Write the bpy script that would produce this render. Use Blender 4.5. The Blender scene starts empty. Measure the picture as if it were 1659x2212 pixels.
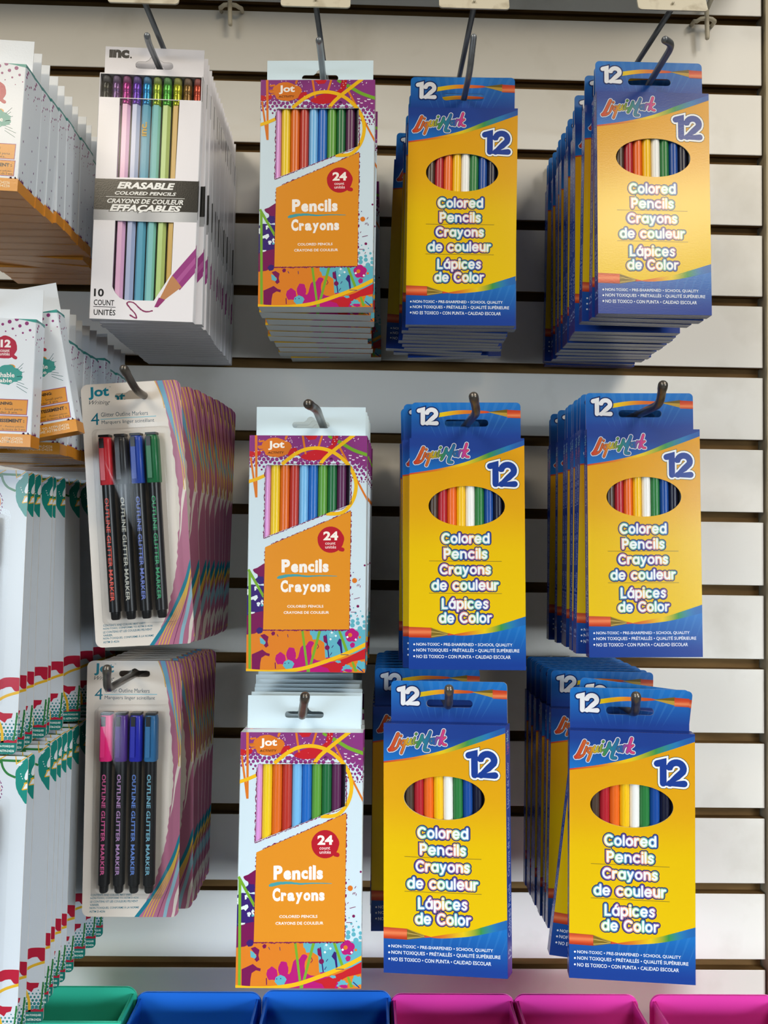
import bpy, math, random
import numpy as np
from mathutils import Vector, Matrix, Euler
from mathutils.geometry import tessellate_polygon

scene = bpy.context.scene
COLL = scene.collection
R = math.radians
random.seed(7)

# ------------------------------------------------------------------ camera
FPX = 1661.0                       # focal length in pixels of a 1659 x 2212 frame
cam_d = bpy.data.cameras.new('camera')
cam_d.sensor_fit = 'VERTICAL'
cam_d.sensor_height = 24.0
cam_d.lens = 24.0 * FPX / 2212.0
cam_d.clip_start = 0.01
cam = bpy.data.objects.new('camera', cam_d)
COLL.objects.link(cam)
PITCH, YAW, ROLL = 0.04070354, 0.02017702, 0.01587184
CAM = Vector((0.0, -0.79516, -0.57183))
_f = Vector((math.sin(YAW) * math.cos(PITCH), math.cos(YAW) * math.cos(PITCH), math.sin(PITCH)))
_r = Vector((math.cos(YAW), -math.sin(YAW), 0))
_u = _r.cross(_f)
_r2 = math.cos(ROLL) * _r + math.sin(ROLL) * _u
_u2 = -math.sin(ROLL) * _r + math.cos(ROLL) * _u
cam.matrix_world = Matrix(((_r2.x, _u2.x, -_f.x, CAM.x), (_r2.y, _u2.y, -_f.y, CAM.y), (_r2.z, _u2.z, -_f.z, CAM.z), (0, 0, 0, 1)))
scene.camera = cam

# ------------------------------------------------------------------ light
scene.view_settings.view_transform = 'Standard'
scene.view_settings.look = 'None'
scene.view_settings.gamma = 1.0
scene.view_settings.exposure = 0.2
world = bpy.data.worlds.new('world')
scene.world = world
world.use_nodes = True
bg = world.node_tree.nodes['Background']
bg.inputs[0].default_value = (0.86, 0.93, 1.0, 1)
bg.inputs[1].default_value = 0.025


def area(name, loc, target, sx, sy, power, col, spread=180):
    d = bpy.data.lights.new(name, 'AREA')
    d.shape = 'RECTANGLE'
    d.size, d.size_y = sx, sy
    d.energy = power
    d.color = col
    d.spread = R(spread)
    o = bpy.data.objects.new(name, d)
    COLL.objects.link(o)
    o.location = loc
    o.rotation_euler = (Vector(target) - Vector(loc)).to_track_quat('-Z', 'Y').to_euler()
    return o


area('shop_window_light', (1.95, -2.45, -0.72), (0.12, 0.0, -1.6), 1.2, 0.9, 7.6, (0.86, 0.94, 1.0), 54)
area('shop_window_light', (-1.8, -2.75, -0.72), (-0.05, 0.0, -1.65), 1.2, 1.0, 6.0, (0.76, 0.89, 1.0), 54)
area('ceiling_light', (1.25, -1.5, 1.25), (0.0, 0.0, -0.5), 0.3, 1.6, 20.5, (1.0, 0.96, 0.88))
area('ceiling_light', (-1.35, -1.5, 1.25), (0.0, 0.0, -0.5), 0.3, 1.6, 18, (1.0, 0.96, 0.88))
area('ceiling_light', (0.95, -2.1, 0.62), (0.1, 0.0, -0.4), 0.7, 0.16, 8.6, (1.0, 0.86, 0.64))
area('ceiling_light', (-1.15, -2.1, 0.75), (-0.1, 0.0, -0.4), 0.7, 0.16, 7.4, (1.0, 0.86, 0.65))


# ------------------------------------------------------------------ colour and materials
def lin(v):
    return v / 12.92 if v <= 0.04045 else ((v + 0.055) / 1.055) ** 2.4


def C(h):
    h = h.lstrip('#')
    return tuple(lin(int(h[i:i + 2], 16) / 255.0) for i in (0, 2, 4)) + (1.0,)


def mix(a, b, t):
    return tuple(a[i] + (b[i] - a[i]) * t for i in range(4))


def ramp(stops):
    def f(t):
        if t <= stops[0][0]:
            return stops[0][1]
        for (t0, c0), (t1, c1) in zip(stops, stops[1:]):
            if t <= t1:
                return mix(c0, c1, (t - t0) / max(1e-9, t1 - t0))
        return stops[-1][1]
    return f


def new_mat(name):
    m = bpy.data.materials.new(name)
    m.use_nodes = True
    return m, m.node_tree.nodes, m.node_tree.links, m.node_tree.nodes['Principled BSDF']


def print_mat(name, rough, bump, scale, spec=0.5):
    m, n, l, b = new_mat(name)
    a = n.new('ShaderNodeAttribute')
    a.attribute_name = 'Col'
    l.new(a.outputs['Color'], b.inputs['Base Color'])
    b.inputs['Roughness'].default_value = rough
    b.inputs['Specular IOR Level'].default_value = spec
    if bump:
        tc = n.new('ShaderNodeTexCoord')
        no = n.new('ShaderNodeTexNoise')
        no.inputs['Scale'].default_value = scale
        no.inputs['Detail'].default_value = 3
        bp = n.new('ShaderNodeBump')
        bp.inputs['Strength'].default_value = bump
        bp.inputs['Distance'].default_value = 0.0006
        l.new(tc.outputs['Object'], no.inputs['Vector'])
        l.new(no.outputs['Fac'], bp.inputs['Height'])
        l.new(bp.outputs['Normal'], b.inputs['Normal'])
    return m


M_CARD = print_mat('printed_card', 0.23, 0.06, 800)
M_MATT = print_mat('matt_paint', 0.5, 0.0, 1)
M_GLOSS = print_mat('glossy_plastic', 0.3, 0.0, 1)


def flat_mat(name, col, rough, metal=0.0, spec=0.5, noise=None):
    m, n, l, b = new_mat(name)
    b.inputs['Base Color'].default_value = C(col)
    b.inputs['Roughness'].default_value = rough
    b.inputs['Metallic'].default_value = metal
    b.inputs['Specular IOR Level'].default_value = spec
    if noise:
        col2, scale, lo, hi, sx = noise
        tc = n.new('ShaderNodeTexCoord')
        mp = n.new('ShaderNodeMapping')
        mp.inputs['Scale'].default_value = sx
        no = n.new('ShaderNodeTexNoise')
        no.inputs['Scale'].default_value = scale
        no.inputs['Detail'].default_value = 6
        mr = n.new('ShaderNodeMapRange')
        mr.inputs[1].default_value, mr.inputs[2].default_value = lo, hi
        mx = n.new('ShaderNodeMix')
        mx.data_type = 'RGBA'
        mx.inputs[6].default_value = C(col)
        mx.inputs[7].default_value = C(col2)
        l.new(tc.outputs['Object'], mp.inputs['Vector'])
        l.new(mp.outputs[0], no.inputs['Vector'])
        l.new(no.outputs['Fac'], mr.inputs[0])
        l.new(mr.outputs[0], mx.inputs[0])
        l.new(mx.outputs[2], b.inputs['Base Color'])
    return m


M_SLAT = flat_mat('white_melamine', '#efece5', 0.42, noise=('#d3cec2', 9, 0.56, 0.82, (1, 1, 1)))
M_MDF = flat_mat('raw_fibreboard', '#86683f', 0.8, spec=0.2, noise=('#5d4526', 60, 0.35, 0.7, (0.2, 1, 1)))
M_TRIM = flat_mat('beige_trim_board', '#c2b494', 0.55, noise=('#a4946f', 14, 0.5, 0.8, (1, 1, 0.2)))
M_STEEL = flat_mat('zinc_plated_steel', '#8e949a', 0.36, 0.55, noise=('#66696e', 90, 0.35, 0.7, (1, 0.15, 1)))
M_DARKSTEEL = flat_mat('dark_steel', '#7a746c', 0.3, 0.75, noise=('#46413c', 120, 0.35, 0.7, (1, 0.2, 1)))
M_IVORY = flat_mat('ivory_enamel', '#cfc7b2', 0.4, noise=('#a0937a', 70, 0.5, 0.75, (1, 1, 1)))
M_WHITEPL = flat_mat('white_enamel', '#d9d8d2', 0.35)


def plastic(name, col):
    m, n, l, b = new_mat(name)
    b.inputs['Base Color'].default_value = C(col)
    b.inputs['Roughness'].default_value = 0.42
    tc = n.new('ShaderNodeTexCoord')
    no = n.new('ShaderNodeTexNoise')
    no.inputs['Scale'].default_value = 900
    bp = n.new('ShaderNodeBump')
    bp.inputs['Strength'].default_value = 0.12
    bp.inputs['Distance'].default_value = 0.0004
    l.new(tc.outputs['Object'], no.inputs['Vector'])
    l.new(no.outputs['Fac'], bp.inputs['Height'])
    l.new(bp.outputs['Normal'], b.inputs['Normal'])
    return m


def clear_mat(name, base):
    m, n, l, b = new_mat(name)
    n.remove(b)
    out = n['Material Output']
    tr = n.new('ShaderNodeBsdfTransparent')
    tr.inputs[0].default_value = (0.97, 0.97, 0.97, 1)
    gl = n.new('ShaderNodeBsdfGlossy')
    gl.inputs['Roughness'].default_value = 0.12
    lw = n.new('ShaderNodeLayerWeight')
    lw.inputs[0].default_value = 0.5
    pw = n.new('ShaderNodeMath')
    pw.operation = 'POWER'
    pw.inputs[1].default_value = 5.0
    fr = n.new('ShaderNodeMapRange')
    fr.inputs[3].default_value, fr.inputs[4].default_value = base, 0.6
    mx = n.new('ShaderNodeMixShader')
    l.new(lw.outputs['Facing'], pw.inputs[0])
    l.new(pw.outputs[0], fr.inputs[0])
    l.new(fr.outputs[0], mx.inputs[0])
    l.new(tr.outputs[0], mx.inputs[1])
    l.new(gl.outputs[0], mx.inputs[2])
    l.new(mx.outputs[0], out.inputs[0])
    return m


M_CLEAR = clear_mat('clear_blister_plastic', 0.02)


# ------------------------------------------------------------------ mesh buffer (millimetres in, metres out)
class Buf:
    def __init__(self):
        self.v, self.f, self.c, self.m, self.s = [], [], [], [], []

    def face(self, pts, col, mat=0, smooth=False):
        b = len(self.v)
        self.v.extend(pts)
        self.f.append(tuple(range(b, b + len(pts))))
        self.c.append(col if isinstance(col, list) else [col] * len(pts))
        self.m.append(mat)
        self.s.append(smooth)

    def mesh_part(self, verts, faces, col, mat=0, smooth=True):
        b = len(self.v)
        self.v.extend(verts)
        for f in faces:
            self.f.append(tuple(b + i for i in f))
            self.c.append([col] * len(f))
            self.m.append(mat)
            self.s.append(smooth)

    def box(self, x0, x1, y0, y1, z0, z1, col, mat=0):
        p = [(x0, y0, z0), (x1, y0, z0), (x1, y1, z0), (x0, y1, z0), (x0, y0, z1), (x1, y0, z1), (x1, y1, z1), (x0, y1, z1)]
        for q in ((0, 1, 5, 4), (1, 2, 6, 5), (2, 3, 7, 6), (3, 0, 4, 7), (4, 5, 6, 7), (3, 2, 1, 0)):
            self.face([p[i] for i in q], col, mat)

    def tube(self, pts, r, col=(.5, .5, .5, 1), n=14, mat=0, cap0=True, cap1=True, radii=None, dome=False):
        pts = [Vector(p) for p in pts]
        ts = []
        for i in range(len(pts)):
            a = pts[max(0, i - 1)]
            b = pts[min(len(pts) - 1, i + 1)]
            ts.append((b - a).normalized())
        up = Vector((0, 0, 1)) if abs(ts[0].z) < 0.9 else Vector((1, 0, 0))
        rings = []
        nrm = (up - ts[0] * up.dot(ts[0])).normalized()
        P, T, RR = list(pts), list(ts), list(radii) if radii else [r] * len(pts)
        if dome:
            e, t, rr = P[-1], T[-1], RR[-1]
            for k in (0.35, 0.65, 0.85, 0.97):
                P.append(e + t * rr * k)
                T.append(t)
                RR.append(rr * math.sqrt(max(0.0, 1 - k * k)))
        vs, fs = [], []
        for p, t, rr in zip(P, T, RR):
            nrm = (nrm - t * nrm.dot(t)).normalized()
            bn = t.cross(nrm)
            for k in range(n):
                a = 2 * math.pi * k / n
                vs.append(tuple(p + nrm * (math.cos(a) * rr) + bn * (math.sin(a) * rr)))
        for i in range(len(P) - 1):
            for k in range(n):
                k2 = (k + 1) % n
                fs.append((i * n + k, i * n + k2, (i + 1) * n + k2, (i + 1) * n + k))
        if cap0:
            fs.append(tuple(range(n - 1, -1, -1)))
        if cap1:
            fs.append(tuple((len(P) - 1) * n + k for k in range(n)))
        self.mesh_part(vs, fs, col, mat, True)

    def mesh(self, name, mats):
        me = bpy.data.meshes.new(name)
        me.from_pydata([(x * .001, y * .001, z * .001) for x, y, z in self.v], [], self.f)
        for m in mats:
            me.materials.append(m)
        me.polygons.foreach_set('material_index', self.m)
        me.polygons.foreach_set('use_smooth', self.s)
        at = me.color_attributes.new('Col', 'FLOAT_COLOR', 'CORNER')
        flat = [x for f in self.c for c in f for x in c]
        at.data.foreach_set('color', flat)
        me.update()
        return me

    def build(self, name, mats, parent=None):
        o = bpy.data.objects.new(name, self.mesh(name, mats if isinstance(mats, list) else [mats]))
        COLL.objects.link(o)
        o.parent = parent
        return o


def smooth_by_angle(o, ang=40):
    try:
        o.data.set_sharp_from_angle(angle=R(ang))
    except Exception:
        pass


def tag(o, label, cat, group=None):
    o['label'] = label
    o['category'] = cat
    if group:
        o['group'] = group
    return o


def empty(name, loc=(0, 0, 0), rot=(0, 0, 0)):
    o = bpy.data.objects.new(name, None)
    COLL.objects.link(o)
    o.location = loc
    o.rotation_euler = rot
    o.empty_display_size = 0.02
    return o


# ------------------------------------------------------------------ flat artwork
_tcache = {}


def font_tris(s, bold=0.0, shear=0.0, res=3):
    key = (s, bold, shear, res)
    if key in _tcache:
        return _tcache[key]
    cu = bpy.data.curves.new('lettering', 'FONT')
    cu.body = s
    cu.dimensions = '2D'
    cu.fill_mode = 'FRONT'
    cu.resolution_u = res
    cu.offset = bold
    cu.shear = shear
    o = bpy.data.objects.new('lettering', cu)
    COLL.objects.link(o)
    bpy.context.view_layer.update()
    dg = bpy.context.evaluated_depsgraph_get()
    ev = o.evaluated_get(dg)
    me = ev.to_mesh()
    me.calc_loop_triangles()
    vs = [(v.co.x, v.co.y) for v in me.vertices]
    tr = [tuple(t.vertices) for t in me.loop_triangles]
    ev.to_mesh_clear()
    bpy.data.objects.remove(o)
    bpy.data.curves.remove(cu)
    _tcache[key] = (vs, tr)
    return vs, tr


def homog(quad, w, h):
    src = quad
    dst = [(0, h), (w, h), (w, 0), (0, 0)]
    A, b = [], []
    for (x, y), (u, v) in zip(src, dst):
        A.append([x, y, 1, 0, 0, 0, -u * x, -u * y]); b.append(u)
        A.append([0, 0, 0, x, y, 1, -v * x, -v * y]); b.append(v)
    s = np.linalg.solve(np.array(A, float), np.array(b, float))
    H = np.append(s, 1).reshape(3, 3)

    def f(p):
        q = H @ np.array([p[0], p[1], 1.0])
        return (q[0] / q[2], q[1] / q[2])
    return f


def clip_half(poly, a, b, keep_left=True):
    out = []
    sg = 1 if keep_left else -1

    def d(p):
        return sg * ((b[0] - a[0]) * (p[0][1] - a[1]) - (b[1] - a[1]) * (p[0][0] - a[0]))
    n = len(poly)
    for i in range(n):
        p, q = poly[i], poly[(i + 1) % n]
        dp, dq = d(p), d(q)
        if dp >= 0:
            out.append(p)
        if (dp >= 0) != (dq >= 0):
            t = dp / (dp - dq)
            out.append(((p[0][0] + (q[0][0] - p[0][0]) * t, p[0][1] + (q[0][1] - p[0][1]) * t), mix(p[1], q[1], t)))
    return out


def ccw(poly):
    a = sum(poly[i][0] * poly[(i + 1) % len(poly)][1] - poly[(i + 1) % len(poly)][0] * poly[i][1] for i in range(len(poly)))
    return poly if a > 0 else poly[::-1]


def catmull(pts, n=6, closed=False):
    P = [np.array(p, float) for p in pts]
    out = []
    m = len(P)
    rng = range(m) if closed else range(m - 1)
    for i in rng:
        p0 = P[(i - 1) % m] if closed or i > 0 else P[0]
        p1, p2 = P[i], P[(i + 1) % m]
        p3 = P[(i + 2) % m] if closed or i + 2 < m else P[-1]
        for k in range(n):
            t = k / n
            out.append(tuple(0.5 * (2 * p1 + (p2 - p0) * t + (2 * p0 - 5 * p1 + 4 * p2 - p3) * t * t + (3 * p1 - p0 - 3 * p2 + p3) * t ** 3)))
    if not closed:
        out.append(tuple(P[-1]))
    return out


def arc(cx, cy, r, a0, a1, n=12, ry=None):
    ry = ry or r
    return [(cx + r * math.cos(R(a0 + (a1 - a0) * i / n)), cy + ry * math.sin(R(a0 + (a1 - a0) * i / n))) for i in range(n + 1)]


GLY = {
    'o': (1.0, [arc(.5, .5, .5, 0, 360, 20)]),
    'C': (1.2, [arc(.68, .7, .68, 48, 312, 20, .7)]),
    'l': (0, [[(0, 0), (0, 1.42)]]),
    'r': (.52, [[(0, 0), (0, 1)], arc(.45, .52, .45, 180, 80, 8)]),
    'e': (1.0, [[(.02, .5), (1, .5)], arc(.5, .5, .5, 0, 318, 18)]),
    'd': (1.0, [arc(.5, .5, .5, 0, 360, 20), [(1, 0), (1, 1.42)]]),
    'P': (.86, [[(0, 0), (0, 1.4), (.46, 1.4)] + arc(.46, 1.01, .4, 90, -90, 10, .39) + [(0, .62)]]),
    'n': (.86, [[(0, 0), (0, 1)], arc(.43, .55, .43, 180, 0, 10) + [(.86, 0)]]),
    'c': (.9, [arc(.5, .5, .5, 48, 312, 16)]),
    'i': (0, [[(0, 0), (0, 1)], [(0, 1.4), (0, 1.41)]]),
    's': (.7, [catmull([(.68, .84), (.5, .98), (.22, .95), (.08, .74), (.25, .57), (.5, .46), (.66, .26), (.53, .05), (.25, .01), (.0, .16)], 3)]),
    'a': (1.0, [arc(.5, .5, .5, 0, 360, 20), [(1, 0), (1, 1)]]),
    'y': (.86, [[(0, 1), (.43, .08)], [(.86, 1), (.43, .08), (.25, -.34), (.02, -.42)]]),
    'u': (.86, [[(0, 1)] + arc(.43, .45, .43, 180, 360, 10), [(.86, 1), (.86, 0)]]),
    'L': (.78, [[(0, 1.4), (0, 0), (.78, 0)]]),
    'p': (1.0, [arc(.5, .5, .5, 0, 360, 20), [(0, 1), (0, -.45)]]),
    'á': (1.0, [arc(.5, .5, .5, 0, 360, 20), [(1, 0), (1, 1)], [(.45, 1.22), (.68, 1.44)]]),
    '1': (.36, [[(0, 1.3), (.36, 1.4), (.36, 0)]]),
    '2': (.92, [[(.02, 1.08)] + arc(.46, .98, .42, 165, -28, 12) + [(.5, .45), (.06, 0), (.92, 0)]]),
    ' ': (.35, []),
}


def glyph_run(s, gap):
    x, out = 0.0, []
    for ch in s:
        w, st = GLY[ch]
        for p in st:
            out.append([(x + a, b) for a, b in p])
        x += w + gap
    return x - gap, out


class Art:
    """Ink laid down on one panel: triangles in panel millimetres, a layer number and a colour per corner."""

    def __init__(self, quad, w, h, clip=None, holes=()):
        self.map = homog(quad, w, h) if quad else (lambda p: p)
        self.w, self.h = w, h
        self.clip = ccw(clip) if clip else [(0, 0), (w, 0), (w, h), (0, h)]
        self.holes = [ccw(x) for x in holes]
        self.t = []
        self.L = 1
        self.k = 0

    def M(self, pts):
        return [self.map(p) for p in pts]

    def raw(self, poly, cols):
        pc = [(p, c) for p, c in zip(poly, cols)]
        xs = [p[0] for p in poly]
        ys = [p[1] for p in poly]
        c = self.clip
        cx0, cx1 = min(p[0] for p in c), max(p[0] for p in c)
        cy0, cy1 = min(p[1] for p in c), max(p[1] for p in c)
        if max(xs) < cx0 or min(xs) > cx1 or max(ys) < cy0 or min(ys) > cy1:
            return
        for i in range(len(c)):
            pc = clip_half(pc, c[i], c[(i + 1) % len(c)])
            if len(pc) < 3:
                return
        todo = [pc]
        for hpoly in self.holes:
            nxt = []
            hx0, hx1 = min(p[0] for p in hpoly), max(p[0] for p in hpoly)
            hy0, hy1 = min(p[1] for p in hpoly), max(p[1] for p in hpoly)
            for q in todo:
                qx = [p[0][0] for p in q]
                qy = [p[0][1] for p in q]
                if max(qx) < hx0 or min(qx) > hx1 or max(qy) < hy0 or min(qy) > hy1:
                    nxt.append(q)
                    continue
                cur = q
                for i in range(len(hpoly)):
                    a, b = hpoly[i], hpoly[(i + 1) % len(hpoly)]
                    o = clip_half(cur, a, b, False)
                    if len(o) >= 3:
                        nxt.append(o)
                    cur = clip_half(cur, a, b, True)
                    if len(cur) < 3:
                        break
            todo = nxt
        for q in todo:
            self.t.append(([p for p, _ in q], self.L + self.k * .09, [k for _, k in q]))

    def nxt(self):
        self.k = (self.k + 1) % 10            # ink that overlaps on one layer never lies in exactly one plane

    def tri(self, pts, col):
        self.raw(pts, [col(p) if callable(col) else col for p in pts])

    def poly(self, pts, col, mm=False, smooth=0):
        self.nxt()
        if smooth:
            pts = catmull(pts, smooth, True)
        P = pts if mm else self.M(pts)
        for t in tessellate_polygon([[Vector((x, y, 0)) for x, y in P]]):
            self.tri([P[i] for i in t], col)

    def band(self, top, bot, col, n=24, rows=1, mm=False):
        self.nxt()
        T = top if mm else self.M(top)
        B = bot if mm else self.M(bot)

        def at(P, x):
            for (x0, y0), (x1, y1) in zip(P, P[1:]):
                if x <= x1:
                    return y0 + (y1 - y0) * (x - x0) / max(1e-9, x1 - x0)
            return P[-1][1]
        T, B = catmull(T, 5), catmull(B, 5)
        x0, x1 = max(T[0][0], B[0][0]), min(T[-1][0], B[-1][0])
        for i in range(n):
            a, b = x0 + (x1 - x0) * i / n, x0 + (x1 - x0) * (i + 1) / n
            for k in range(rows):
                f0, f1 = k / rows, (k + 1) / rows
                q = []
                for x, f in ((a, f0), (b, f0), (b, f1), (a, f1)):
                    yb, yt = at(B, x), at(T, x)
                    q.append((x, yb + (yt - yb) * f))
                self.tri(q, col)

    def stroke(self, pts, w, col, mm=False, smooth=0, caps=True, taper=None, jag=0.0):
        self.nxt()
        if smooth:
            pts = catmull(pts, smooth)
        P = [np.array(p) for p in (pts if mm else self.M(pts))]
        n = len(P)
        if n < 2:
            return
        L_, R_ = [], []
        sharp = []
        for i in range(n):
            a = P[i] - P[i - 1] if i else P[1] - P[0]
            b = P[i + 1] - P[i] if i < n - 1 else a
            a = a / (np.linalg.norm(a) + 1e-9)
            b = b / (np.linalg.norm(b) + 1e-9)
            t = a + b
            t = t / (np.linalg.norm(t) + 1e-9)
            nn = np.array([-t[1], t[0]])
            r = w / 2 * (taper(i / (n - 1)) if taper else 1)
            k = 1 / max(0.55, float(np.dot(t, a)))
            j1 = 1 + jag * (random.random() - .75)
            j2 = 1 + jag * (random.random() - .75)
            L_.append(tuple(P[i] + nn * r * k * j1))
            R_.append(tuple(P[i] - nn * r * k * j2))
            if np.dot(a, b) < 0.8:
                sharp.append(i)
        for i in range(n - 1):
            self.tri([R_[i], R_[i + 1], L_[i + 1], L_[i]], col)
        if caps:
            for i in [0, n - 1] + sharp:
                self.disc(tuple(P[i]), w / 2 * (taper(i / (n - 1)) if taper else 1), col, 10, mm=True)

    def disc(self, c, r, col, n=14, mm=False, ry=None, rot=0.0):
        self.nxt()
        c = c if mm else self.map(c)
        ry = ry or r
        P = []
        for k in range(n):
            a = 2 * math.pi * k / n
            x, y = r * math.cos(a), ry * math.sin(a)
            P.append((c[0] + x * math.cos(rot) - y * math.sin(rot), c[1] + x * math.sin(rot) + y * math.cos(rot)))
        self.tri(P, col)

    def blob(self, c, rx, ry, col, n=36, amp=0.2, seed=1, mm=False):
        rd = random.Random(seed)
        ph = [(k, rd.uniform(0, 6.28), rd.uniform(.3, 1)) for k in (2, 3, 5, 7)]
        P = []
        c = c if mm else self.map(c)
        for i in range(n):
            a = 2 * math.pi * i / n
            r = 1 + amp * sum(math.sin(k * a + p) * q for k, p, q in ph) / 2 + rd.uniform(-amp, amp) * .35
            P.append((c[0] + rx * r * math.cos(a), c[1] + ry * r * math.sin(a)))
        self.poly(P, col, mm=True)

    def text(self, s, quad, col, bold=0.0, shear=0.0, res=2, mm=False, fit=None):
        """s fitted to quad = (top-left, top-right, bottom-right, bottom-left) of its ink box."""
        self.nxt()
        vs, tr = font_tris(s, bold, shear, res)
        v0 = vs if fit is None else font_tris(s, fit, shear, res)[0]
        xs = [p[0] for p in v0]
        ys = [p[1] for p in v0]
        x0, x1, y0, y1 = min(xs), max(xs), min(ys), max(ys)
        Q = [np.array(p) for p in (quad if mm else self.M(quad))]

        def f(p):
            u, v = (p[0] - x0) / (x1 - x0), (p[1] - y0) / (y1 - y0)
            return tuple(Q[3] * (1 - u) * (1 - v) + Q[2] * u * (1 - v) + Q[1] * u * v + Q[0] * (1 - u) * v)
        P = [f(p) for p in vs]
        for t in tr:
            self.tri([P[i] for i in t], col)

    def box_text(self, s, x0, y0, x1, y1, col, **k):
        self.text(s, [(x0, y0), (x1, y0), (x1, y1), (x0, y1)], col, **k)

    def stext(self, s, p0, p1, cap, layers, gap=0.42, mm=False):
        """round-ended lettering: baseline p0..p1 of the stroke centres, cap height in mm, layers = [(width mm, colour)]"""
        a, b = (p0, p1) if mm else (self.map(p0), self.map(p1))
        wd, run = glyph_run(s, gap)
        ax = np.array(a)
        ux = (np.array(b) - ax) / wd
        uy = np.array([-ux[1], ux[0]])
        uy = uy / np.linalg.norm(uy) * cap / 1.4
        for k, (w, col) in enumerate(layers):
            for st in run:
                self.stroke([tuple(ax + ux * x + uy * y) for x, y in st], w, col, mm=True)
            self.L += 1
        self.L -= len(layers)

    def emit(self, buf, fn, step=0.03):
        for pts, L, cols in self.t:
            P = [fn(x, z, L * step) for x, z in pts]
            buf.face(P, list(cols))


WHITE = C('#eef2f4')
NAVY = C('#1c3470')


def ellipse(cx, cy, rx, ry, n=48):
    return [(cx + rx * math.cos(2 * math.pi * i / n), cy + ry * math.sin(2 * math.pi * i / n)) for i in range(n)]


def rrect(x0, x1, z0, z1, r, n=6, corners=(1, 1, 1, 1)):
    """corners: bottom-left, bottom-right, top-right, top-left"""
    out = []
    for (cx, cz, a0), on, (px, pz) in zip(((x0 + r, z0 + r, 180), (x1 - r, z0 + r, 270), (x1 - r, z1 - r, 0), (x0 + r, z1 - r, 90)), corners,
                                          ((x0, z0), (x1, z0), (x1, z1), (x0, z1))):
        out += arc(cx, cz, r, a0, a0 + 90, n) if on else [(px, pz)]
    return out


def euro_slot(cx, z0, w, h, hump_w, hump_h):
    """hanging slot with round ends and a hump in the middle of its upper edge"""
    r = h / 2
    p = arc(cx - w / 2 + r, z0 + r, r, 90, 270, 8) + arc(cx + w / 2 - r, z0 + r, r, 270, 450, 8)
    if hump_h:
        p += [(cx + hump_w / 2, z0 + h)] + arc(cx, z0 + h, hump_w * .33, 20, 160, 8, hump_h) + [(cx - hump_w / 2, z0 + h)]
    return p


def sheet_with_holes(buf, outline, holes, fn, col, mat=0):
    loops = [[Vector((x, z, 0)) for x, z in outline]] + [[Vector((x, z, 0)) for x, z in hh] for hh in holes]
    flat = [(v.x, v.y) for lp in loops for v in lp]
    for t in tessellate_polygon(loops):
        P = [flat[i] for i in t]
        buf.face([fn(*p) for p in P], [col(p) if callable(col) else col for p in P], mat)


def carton(spec, skew=0.0, window=True):
    """A folding carton: front panel with cut-out, sides, top, bottom, back panel that rises into a hang tab."""
    w, h, t = spec['w'], spec['h'], spec['t']
    hw = w / 2
    ch = 0.5
    b = Buf()

    def sk(x, y, z):
        return (x + skew * y / t, y, z)
    holes = spec['holes'] if window else []
    fr = lambda x, z, L=0: sk(x - hw, -L, z)
    sheet_with_holes(b, [(ch, 0), (w - ch, 0), (w - ch, h), (ch, h)], holes, lambda x, z: fr(x, z), spec['front'])
    for hh in holes:                                            # cut edge of the board round the opening
        m = len(hh)
        for i in range(m):
            p, q = hh[i], hh[(i + 1) % m]
            b.face([fr(*p), fr(*q), sk(q[0] - hw, .7, q[1]), sk(p[0] - hw, .7, p[1])], spec['cut'])
    spec['art' if window else 'art_closed'].emit(b, lambda x, z, L: fr(x, z, L), 0.025)
    sc = spec['side']
    for s in (-1, 1):
        n = 10
        for k in range(n):
            z0, z1 = h * k / n, h * (k + 1) / n
            c0, c1 = sc(z0), sc(z1)
            b.face([sk(s * (hw - ch), 0, z0), sk(s * hw, ch, z0), sk(s * hw, ch, z1), sk(s * (hw - ch), 0, z1)], [c0, c0, c1, c1])
            b.face([sk(s * hw, ch, z0), sk(s * hw, t, z0), sk(s * hw, t, z1), sk(s * hw, ch, z1)], [c0, c0, c1, c1])
        if spec.get('side_art'):
            spec['side_art'].emit(b, lambda u, z, L: sk(s * (hw + L), (u if s > 0 else t - u), z), 0.025)
    top = [(-hw + ch, 0), (hw - ch, 0), (hw, ch), (hw, t), (-hw, t), (-hw, ch)]
    b.face([sk(x, y, h) for x, y in top], spec['top'])
    b.face([sk(x, y, 0) for x, y in top[::-1]], spec['bottom'])
    if spec.get('flap'):                                        # tuck-in flap folded under, with its raw board edge
        b.face([sk(-hw + 2, .9, -.35), sk(hw - 2, .9, -.35), sk(hw - 2, 1.35, -.35), sk(-hw + 2, 1.35, -.35)], spec['flap'])
        b.face([sk(-hw + .5, t - .8, -.3), sk(hw - .5, t - .8, -.3), sk(hw - .5, t - .2, -.3), sk(-hw + .5, t - .2, -.3)], spec['flap'])
    tw, th, slot = spec['tab_w'], spec['tab_h'], spec['slot']
    tx = (w - tw) / 2
    out = rrect(tx, tx + tw, h, h + th, spec['tab_r'], 5, (0, 0, 1, 1)) if spec['tab_r'] else [(tx, h), (tx + tw, h), (tx + tw, h + th), (tx, h + th)]
    tf = lambda x, z, L=0: sk(x - hw, t - .45 - L, z)
    sheet_with_holes(b, out, [slot], lambda x, z: tf(x, z), spec['tab'])
    spec['tab_art'].emit(b, lambda x, z, L: tf(x, z, L), 0.025)
    sheet_with_holes(b, out, [slot], lambda x, z: sk(x - hw, t, z), spec['board'])
    for lp, c in ((out, spec['cut']), (slot, spec['cut'])):
        m = len(lp)
        for i in range(m):
            p, q = lp[i], lp[(i + 1) % m]
            b.face([tf(*p), tf(*q), sk(q[0] - hw, t, q[1]), sk(p[0] - hw, t, p[1])], c)
    b.face([sk(-hw, t, 0), sk(hw, t, 0), sk(hw, t, h), sk(-hw, t, h)], spec['board'])
    return b


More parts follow.
